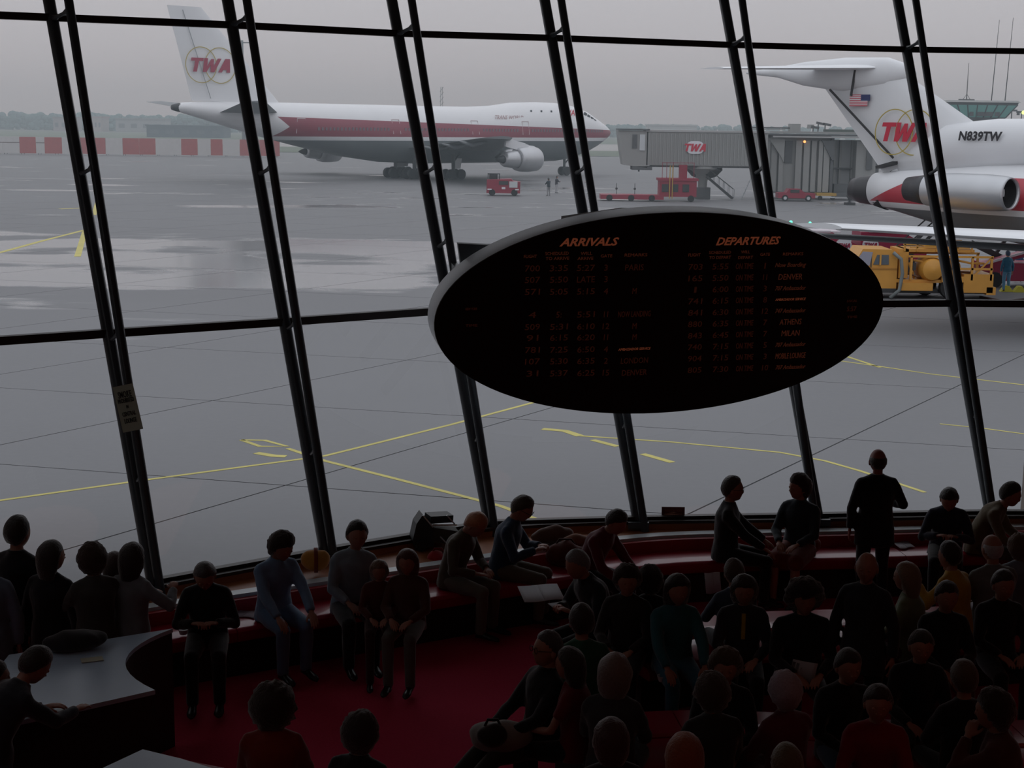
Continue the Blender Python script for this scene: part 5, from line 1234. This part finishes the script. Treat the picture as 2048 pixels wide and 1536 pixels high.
# -- left edge, standing
person(35, 1032, 'person in a black coat standing at the left edge, tallest of that group', D(-20), 'stand', .03, hair='short', top=BLACKC, bot=BLACKC, scale=1.06, coat=True)
person(103, 1080, 'person in a dark coat standing, second from the left edge', D(-15), 'stand', .02, hair='long', top=BLACKC, bot=BLACKC, scale=.98, coat=True, hy=D(-30))
person(182, 1086, 'person in a patterned dark jacket standing behind the scooped counter, third from the left', D(35), 'stand', .05, hair='curly', hc=(.05, .03, .02), top=(.07, .07, .065), bot=BLACKC, scale=.97, coat=True, arms='book')
person(228, 1103, 'person in a grey top standing half hidden, fourth from the left', D(20), 'stand', .05, hair='long', hc=(.05, .02, .014), top=(.10, .11, .12), bot=BLACKC, scale=.86)
person(265, 1084, 'person in a pale grey shirt reaching out beside the first mullion foot', D(-25), 'stand', .05, hair='long', top=(.20, .22, .24), bot=(.03, .03, .04), scale=.95, arms='book', arm_r=(.22, .34, 1.28))
person(-30, 1085, 'person in a denim-blue jacket cut off by the left edge, shoulder lit', D(10), 'stand', .10, hair='short', top=(.16, .22, .30), bot=NAVY, scale=1.0, coat=True)
person(92, 1296, 'person in dark clothes bent over the scooped counter, arm reaching along it', D(-45), 'stand', .62, hair='short', hp=.3, top=(.03, .035, .045), bot=(.05, .09, .14), scale=.98, arm_r=(.1, .62, 1.12), arm_l=(-.15, .5, 1.10))
person(-8, 1322, 'person in a pale beige coat sitting low at the left bottom corner', D(-60), 'stand', .1, hair='short', hc=(.04, .03, .02), top=(.26, .24, .19), bot=BLACKC, scale=.84, coat=True)
# -- window bench, left to right
person(408, 1133, 'person in a black suit bowed over folded hands between the first two mullions', D(188), lean=.30, hp=.45, hair='grey', hc=(.09, .09, .09), top=BLACKC, bot=BLACKC, coat=True, arms='book')
person(573, 1068, 'person in a light blue jacket leaning forward on the window bench', D(215), lean=.22, hp=.30, hy=D(15), hair='curly', hc=(.03, .02, .015), top=(.19, .30, .46), bot=(.12, .20, .33), coat=True, arms='knees', scale=1.02)
person(716, 1042, 'person in a pale grey-blue jacket on the window bench, turned to the room', D(200), lean=.10, hy=D(0), hair='short', hc=(.015, .01, .008), top=(.24, .30, .35), bot=BLACKC, coat=True, arms='lap', collar=(.25, .30, .34), scale=1.04, side=-.1)
person(758, 1120, 'small person in a dark red top seated right of the pale grey-blue jacket', D(185), lean=.08, hair='bob', hc=(.20, .12, .08), top=(.10, .025, .02), bot=(.05, .02, .02), scale=.72, seat=.50)
person(814, 1098, 'person in a brown-red top and grey trousers beside the smaller one in red', D(170), lean=.10, hair='long', hc=(.10, .03, .02), top=(.10, .04, .03), bot=(.12, .12, .11), scale=.88)
person(968, 1034, 'person in a brown coat and an orange headscarf hunched on the window bench', D(-120), lean=.40, hp=.55, hair='cap', hc=(.55, .22, .10), top=(.10, .085, .06), bot=(.16, .15, .12), coat=True, arms='lap', scale=1.0)
person(1058, 995, 'person in a dark blue shirt and khaki trousers bent over reading matter, in glasses', D(-105), lean=.28, hp=.35, hair='short', hc=(.06, .035, .02), top=(.035, .07, .13), bot=(.14, .12, .09), arms='book', glasses=True, scale=1.03, wide=.95)
person(1245, 1024, 'person in a dark red sweater hunched sideways, left of the fourth mullion foot', D(-125), lean=.55, hp=.2, hair='short', hc=(.02, .012, .01), top=(.14, .012, .025), bot=BLACKC, arms='knees', scale=1.0)
person(1467, 952, 'person in glasses and a dark suit sitting upright, turned to the right', D(-100), lean=.05, hair='grey', hc=(.06, .05, .045), top=(.02, .022, .024), bot=BLACKC, coat=True, arms='knees', glasses=True, scale=1.04, seat=.52)
person(1598, 948, 'person in a dark coat and rust skirt facing the one in glasses and suit', D(150), lean=.06, hy=D(-35), hair='curly', hc=(.04, .022, .016), top=(.03, .045, .055), bot=(.20, .03, .02), coat=True, arms='lap', scale=1.02, skirt=True, seat=.52)
person(1757, 897, 'person in a dark suit standing with back to the room, one elbow bent', D(3), 'stand', .0, hair='bald', hc=(.05, .03, .025), top=(.014, .014, .018), bot=(.014, .014, .018), coat=True, arms='down', arm_r=(.20, .28, 1.10), skin=mat('skin_lamp_glow', (.34, .10, .08), .5), scale=1.02, collar=(.02, .02, .02), wide=1.1)  # skin colour reddened to paint in the warm lamp glow on the head
person(1900, 981, 'person in a navy coat bowed on the window bench right of the standing suit', D(165), lean=.40, hp=.30, hair='short', top=(.025, .03, .05), bot=BLACKC, coat=True, arms='book', scale=1.0)
person(2030, 966, 'person in a tan coat leaning right by the last mullion foot', D(-115), lean=.60, hp=-.1, hair='short', hc=(.03, .02, .015), top=(.17, .13, .075), bot=(.10, .09, .07), coat=True, arms='knees', scale=1.02)
# -- second row
person(1145, 1103, 'person in a dark suit bent over a newspaper at the carpet edge', D(120), lean=.42, hp=.15, hair='grey', hc=(.20, .21, .22), top=(.025, .03, .036), bot=BLACKC, coat=True, arms='book', scale=1.04, seat=.47)
person(1256, 1130, 'person in a dark jacket with open blue collar, left end of the second row', D(165), lean=.10, hair='curly', hc=(.03, .02, .015), top=(.03, .028, .025), bot=BLACKC, coat=True, arms='lap', collar=(.20, .30, .50), scale=1.0, hy=D(15), seat=.47)
person(1300, 1131, 'person in black right behind the open blue collar, back turned', D(0), lean=.1, hair='curly', hc=(.02, .015, .012), top=BLACKC, bot=BLACKC, scale=.92, seat=.47)
person(1357, 1148, 'person in a teal shirt and blue jeans sitting in the second row', D(190), lean=.12, hair='long', hc=(.015, .012, .01), top=(.03, .14, .17), bot=(.04, .16, .24), arms='knees', scale=1.0, seat=.47)
person(1468, 1118, 'person in a blue shirt with pale folded paper, back turned, in the second row', D(10), lean=.1, hair='short', hc=(.07, .04, .025), top=(.06, .09, .14), bot=BLACKC, collar=(.10, .16, .28), scale=.94, seat=.47, arms='book')
person(1490, 1150, 'person in dark clothes with a yellow scarf in the second row', D(175), lean=.12, hair='bob', top=(.04, .04, .05), bot=BLACKC, scale=.98, seat=.47, tie=(.50, .36, .03), arms='lap')
person(1612, 1160, 'person in a broad black coat in the middle of the second row', D(180), lean=.14, hair='afro', hc=(.012, .01, .009), top=BLACKC, bot=BLACKC, scale=1.05, seat=.47, wide=1.1, coat=True)
person(1735, 1104, 'person in a dark grey suit standing in the second row', D(150), 'stand', .05, hair='bald', hc=(.22, .23, .26), top=(.03, .036, .045), bot=BLACKC, coat=True, arms='down', scale=1.0, collar=(.08, .10, .12), hy=D(10))
person(1812, 1123, 'person in a pale green top facing left in the second row', D(60), lean=.10, hair='long', hc=(.26, .17, .10), top=(.20, .24, .14), bot=(.10, .02, .04), scale=.98, seat=.47)
person(1898, 1083, 'person in a mustard yellow shirt with elbows out, back turned', D(40), lean=.18, hair='short', hc=(.012, .01, .01), top=(.55, .34, .04), bot=(.07, .03, .02), scale=1.0, seat=.47, arms='chin', arm_l=(-.30, .25, 1.0), arm_r=(.2, .2, 1.05))
person(1985, 1068, 'person in a grey-green jacket in the second row, back turned, near the right edge', D(15), lean=.10, hair='bald', hc=(.50, .52, .55), top=(.17, .20, .20), bot=(.06, .06, .06), coat=True, scale=1.05, seat=.47, wide=1.12)
person(2040, 1068, 'person in a slate blue jacket at the right edge of the second row', D(0), lean=.10, hair='curly', hc=(.12, .07, .04), top=(.16, .19, .24), bot=BLACKC, scale=.92, seat=.47)
person(2010, 1141, 'person in a black coat in front of the grey-green jacket', D(185), lean=.10, hair='short', top=BLACKC, bot=BLACKC, scale=1.0, seat=.47, coat=True)
person(1896, 1164, 'person in a black coat in front of the mustard yellow shirt', D(180), lean=.10, hair='short', top=BLACKC, bot=(.10, .03, .02), scale=1.0, seat=.47, coat=True)
# -- third row
person(1163, 1208, 'person in a green sweater near the end of the third row', D(10), lean=.08, hair='short', hc=(.02, .012, .01), top=(.03, .12, .07), bot=BLACKC, scale=1.03, seat=.47)
person(1098, 1262, 'person in glasses and black coat reclining, legs stretched to the left', D(118), lean=-.12, hair='grey', hc=(.05, .05, .055), top=BLACKC, bot=(.04, .035, .03), scale=1.04, seat=.44, legs='out', glasses=True, coat=True)
person(1137, 1293, 'person in a dark red short-sleeved sweater, bare forearm, end of the third row', D(70), lean=.10, hair='long', hc=(.025, .018, .012), top=(.18, .012, .02), bot=BLACKC, scale=.95, seat=.47, short_sleeve=True, arms='lap')
person(1231, 1306, 'person in a dark dress with a pale collar, back turned, in the third row', D(-15), lean=.08, hair='bob', hc=(.22, .17, .15), top=(.05, .055, .055), bot=BLACKC, scale=1.03, seat=.47, collar=(.18, .20, .21), skirt=True)
person(1452, 1298, 'person in black dimly seen between the second and third rows, above the charcoal top', D(175), lean=.1, hair='curly', hc=(.08, .06, .035), top=BLACKC, bot=BLACKC, scale=1.0, seat=.47)
person(1424, 1346, 'person in a charcoal top, dim, left of the dark red patterned dress', D(10), lean=.1, hair='curly', hc=(.06, .05, .04), top=(.03, .03, .03), bot=BLACKC, scale=1.0, seat=.47)
person(1568, 1344, 'person in a dark red patterned dress, back turned, in the third row', D(25), lean=.08, hair='curly', hc=(.42, .38, .44), top=(.14, .02, .035), bot=(.14, .02, .035), scale=.98, seat=.47, skirt=True)
person(1758, 1372, 'person in a bright red sweater at the lower right', D(170), lean=.12, hair='short', top=(.26, .01, .02), bot=BLACKC, scale=1.0, seat=.47)
person(1928, 1321, 'person in black low at right, back turned, behind the brown-red coat', D(10), lean=.08, hair='short', hc=(.09, .06, .035), top=BLACKC, bot=BLACKC, scale=1.0, seat=.47)
person(1985, 1378, 'person in a brown-red coat with clasped hands at the right bottom corner', D(60), lean=.15, hair='curly', hc=(.02, .015, .012), top=(.09, .03, .025), bot=BLACKC, scale=1.05, seat=.47, coat=True, arms='chin')
person(1700, 1300, 'person in black top and navy trousers below the standing dark grey suit', D(190), lean=.15, hair='short', top=BLACKC, bot=(.03, .05, .09), scale=1.0, seat=.47)
person(1845, 1262, 'person in a black coat in the gap between second and third rows at right', D(175), lean=.15, hair='short', top=BLACKC, bot=BLACKC, scale=.98, seat=.47, coat=True)
# -- nearest row
person(545, 1368, 'person in an orange-red sweater on the nearest bench, back to the camera', D(2), lean=.08, hair='afro', hc=(.03, .02, .014), top=(.26, .03, .02), bot=BLACKC, scale=1.0, seat=.47)
person(723, 1424, 'person in a black coat beside the orange-red sweater on the nearest bench', D(-20), lean=.10, hair='curly', hc=(.03, .025, .022), top=(.02, .02, .022), bot=BLACKC, scale=.98, seat=.47, coat=True)
person(1370, 1466, 'person in black at the bottom edge, only head showing, right of the lower pair', D(0), lean=.08, hair='bob', hc=(.34, .09, .03), top=BLACKC, bot=BLACKC, scale=1.0, seat=.47)
person(1574, 1489, 'person in black just entering at the bottom edge below the patterned dress', D(10), lean=.08, hair='short', hc=(.14, .11, .05), top=BLACKC, bot=BLACKC, scale=1.0, seat=.47)
person(1222, 1436, 'person in a dark brown top below the dark dress with pale collar', D(10), lean=.08, hair='bob', hc=(.06, .025, .018), top=(.03, .02, .02), bot=BLACKC, scale=.98, seat=.47)
# -- on the apron
for px, py, lab, yw, tp, bt in ((2016, 501, 'person in blue overalls standing at the belt loader', 10, (.03, .12, .20), (.10, .24, .36)), (2042, 487, 'person in a dark blue cap and overalls half cut off at the right edge', -30, (.05, .10, .20), (.05, .08, .14)),
                        (1097, 355, 'small person in work clothes bending under the wide-body nose', 30, (.03, .04, .05), (.25, .25, .26)), (1114, 351, 'small person in work clothes in white trousers walking under the nose', -60, (.05, .05, .06), (.40, .40, .42)), (1178, 352, 'tiny person in dark work clothes right of the fourth mullion', 80, (.03, .035, .04), (.10, .10, .10))):
    person(px, py, lab, D(yw), 'stand', .05, hair='cap', hc=(.04, .07, .14) if px > 1900 else (.03, .03, .03), top=tp, bot=bt, ground=TAR, arms='book' if px < 1900 else 'down', scale=1.02)

# ------------------------------------------------------------------ things beside the people
def world_thing(name, p, label, cat, rz=0): return thing(name, tuple(p), label, cat, rz)
def paperobj(px, py, z, w, h, tilt, rz, label, c=(.62, .60, .62), folds=2, name='newspaper', cat='newspaper'):
    p = at(px, py, z); t_ = world_thing(name, p, label, cat, rz); m = paper('paper_%.2f' % c[0] + name, c, .25)
    for k in range(folds):
        mb = MB(); R2 = []
        n = 7
        for i in range(n):
            u = i / (n - 1); x = w / folds * (u - .5) + (k - (folds - 1) / 2) * w / folds; bend = math.sin(u * PI) * .02 * (1 if k % 2 else -1)
            R2.append([(x, -h / 2 * math.cos(tilt) + bend, -h / 2 * math.sin(tilt)), (x, h / 2 * math.cos(tilt) + bend * .5, h / 2 * math.sin(tilt)), (x, h / 2 * math.cos(tilt) + bend * .5 + .003, h / 2 * math.sin(tilt) + .003), (x, -h / 2 * math.cos(tilt) + bend + .003, -h / 2 * math.sin(tilt) + .003)])
        mb.rings(R2); mb.build('page', m, t_, True)
    return t_
paperobj(1082, 1186, .62, .42, .30, .25, .25, 'pale newspaper spread on the knees of the bent reader')
paperobj(1426, 1166, .84, .16, .20, 1.2, .2, 'folded pale paper held up left of the blue-shirted person', folds=2)
paperobj(1606, 1343, .72, .22, .18, .9, -.5, 'pale sheet of paper beside the dark red patterned dress', folds=1)
paperobj(1808, 1090, .53, .20, .16, .15, .3, 'crumpled white paper bag on the window bench right of the standing dark suit', (.7, .66, .7), name='paper_bag', cat='paper bag')
paperobj(490, 1228, .515, .26, .16, .05, -.3, 'pale magazine lying on the window bench beside the blue jacket', (.5, .42, .47), name='magazine', cat='magazine')
paperobj(1960, 1205, .50, .55, .35, .02, .15, 'open newspaper spread on the second-row bench before the grey-green jacket', (.55, .52, .56), folds=2)
paperobj(1120, 1210, .60, .2, .14, .1, .5, 'small pale booklet by the newspaper reader', (.35, .33, .34), folds=1, name='booklet', cat='booklet')
paperobj(1850, 1450, .52, .22, .24, .05, .5, 'white sheet lying on the third-row bench at lower right', (.6, .6, .63), folds=1)
def softbag(px, py, z, r, c, label, name='bag', cat='bag', handle=True, rz=0, stripe=None, squash=.8):
    p = at(px, py, z); t_ = world_thing(name, p, label, cat, rz); mb = MB(); mb.ball((0, 0, r[2] * .9), r, 16, 10)
    me = remesh(mb, min(r) * .16, 2, 'body'); v, f = mesh_np(me)
    v2 = v.copy()
    for i, q in enumerate(v.tolist()): v2[i] *= 1 + .16 * mnoise(Vector(q) * 7 + Vector((px * .01, 0, 0)))
    v2[:, 2] = np.maximum(v2[:, 2], 0); b_ = MB(); b_.add(v2, f); b_.build('bag_body', cloth('%.3f_%.3f_%.3f' % c, c), t_, True)
    if handle:
        mb = MB(); mb.tube([(-r[0] * .5, 0, r[2] * 1.6), (-r[0] * .3, 0, r[2] * 2.1), (r[0] * .3, 0, r[2] * 2.1), (r[0] * .5, 0, r[2] * 1.6)], .012, 6); mb.build('handle', cloth('%.3f_%.3f_%.3f' % (c[0] * .5, c[1] * .5, c[2] * .5), (c[0] * .5, c[1] * .5, c[2] * .5)), t_, True)
    if stripe:
        mb = MB(); ring_mb(mb, np.array([-.02, 0, r[2] * .92]), (0, 1, 0), (0, 0, 1), (1, 0, 0), max(r[1], r[2]) * 1.0, .03, th=.04, n=24); mb.build('strap', cloth('%.3f_%.3f_%.3f' % stripe, stripe), t_, True)
    return t_
softbag(632, 1140, .70, (.15, .11, .115), (.55, .24, .04), 'orange-yellow rucksack with a dark red strap on the sill by the second mullion', 'rucksack', 'rucksack', False, .15, (.25, .04, .02))
softbag(876, 1142, .50, (.13, .11, .12), (.45, .02, .03), 'bright red bag on the window bench left of the orange headscarf')
softbag(1103, 1085, .66, (.26, .12, .10), (.13, .06, .04), 'brown coats heaped on the ledge right of the reader in dark blue', 'coat_pile', 'coats', False, .4)
softbag(1150, 1092, .66, (.16, .10, .07), (.28, .12, .07), 'tan scarf bundle beside the heaped brown coats', 'scarf', 'scarf', False, .2)
softbag(1610, 1108, .52, (.18, .14, .13), (.30, .05, .03), 'rust-red bag on the lap beside the person in glasses', 'handbag', 'handbag')
softbag(1000, 1500, .52, (.24, .16, .13), (.30, .30, .28), 'pale cloth coat bundled at the end of the nearest bench', 'coat_bundle', 'coat', False)
softbag(985, 1492, .66, (.12, .09, .10), (.03, .022, .02), 'dark handbag lying on the pale coat bundle', 'handbag', 'handbag')
softbag(150, 1300, 1.05, (.26, .13, .09), (.03, .028, .03), 'black coat bundled on the scooped counter', 'coat_bundle', 'coat', False, .4)
softbag(1130, 1130, .50, (.22, .16, .14), (.13, .03, .022), 'dark red bag on the window bench beside the reader in dark blue', 'bag', 'bag')
# folding pushchair on the ledge
q = at(868, 1098, .66); fc = world_thing('pushchair', q, 'dark folded pushchair with pale metal edges standing on the window ledge', 'pushchair', .25)
PM = mat('pushchair_black', (.02, .026, .03), .5); PC = mat('chrome_pale', (.62, .68, .70), .3, metal=.7)
mb = MB(); mb.plate([(-.20, -.02, .0), (-.24, -.02, .12), (-.20, -.02, .30), (-.13, -.02, .40), (-.02, -.02, .26), (.0, -.02, .04)], (0, .22, 0)); mb.build('side_panel', PM, fc)
mb = MB(); mb.beam((-.06, .06, .34), (.20, .10, .33), .20, .08); mb.build('hood', PM, fc)
mb = MB(); mb.box((.12, .08, .14), (.28, .2, .16), ry=.2); mb.build('seat', mat('pushchair_brown', (.05, .045, .035), .7), fc)
for a, b_ in (((-.13, -.04, .40), (-.02, -.04, .26)), ((.14, -.02, .38), (.24, -.02, .26)), ((.06, -.05, .15), (.14, -.05, .06)), ((-.02, -.03, .28), (.25, -.03, .27))):
    mb = MB(); mb.tube([a, b_], .009, 6); mb.build('metal_edge', PC, fc)
for x_ in (-.15, .2):
    mb = MB(); wheel(mb, (x_, -.05, .06), .06, .03); mb.build('wheel', TYRE, fc, 'auto')
# pale ashtray and small cup
for px, py, z, lab in ((1325, 1362, .5, 'grey ashtray on the third-row bench end'), (367, 1268, .52, 'small white cup by the counter tip')):
    p = at(px, py, z); t_ = world_thing('ashtray' if px > 1000 else 'cup', p, lab, 'ashtray' if px > 1000 else 'cup')
    mb = MB(); mb.lathe([(.035, 0), (.05, .05), (.042, .05), (.03, .012)], 20, 0, Matrix.Rotation(-PI / 2, 4, 'Y')); mb.build('bowl', mat('sign_white', (.66, .68, .72)), t_, 'auto')
bpy.data.scenes.remove(TS)
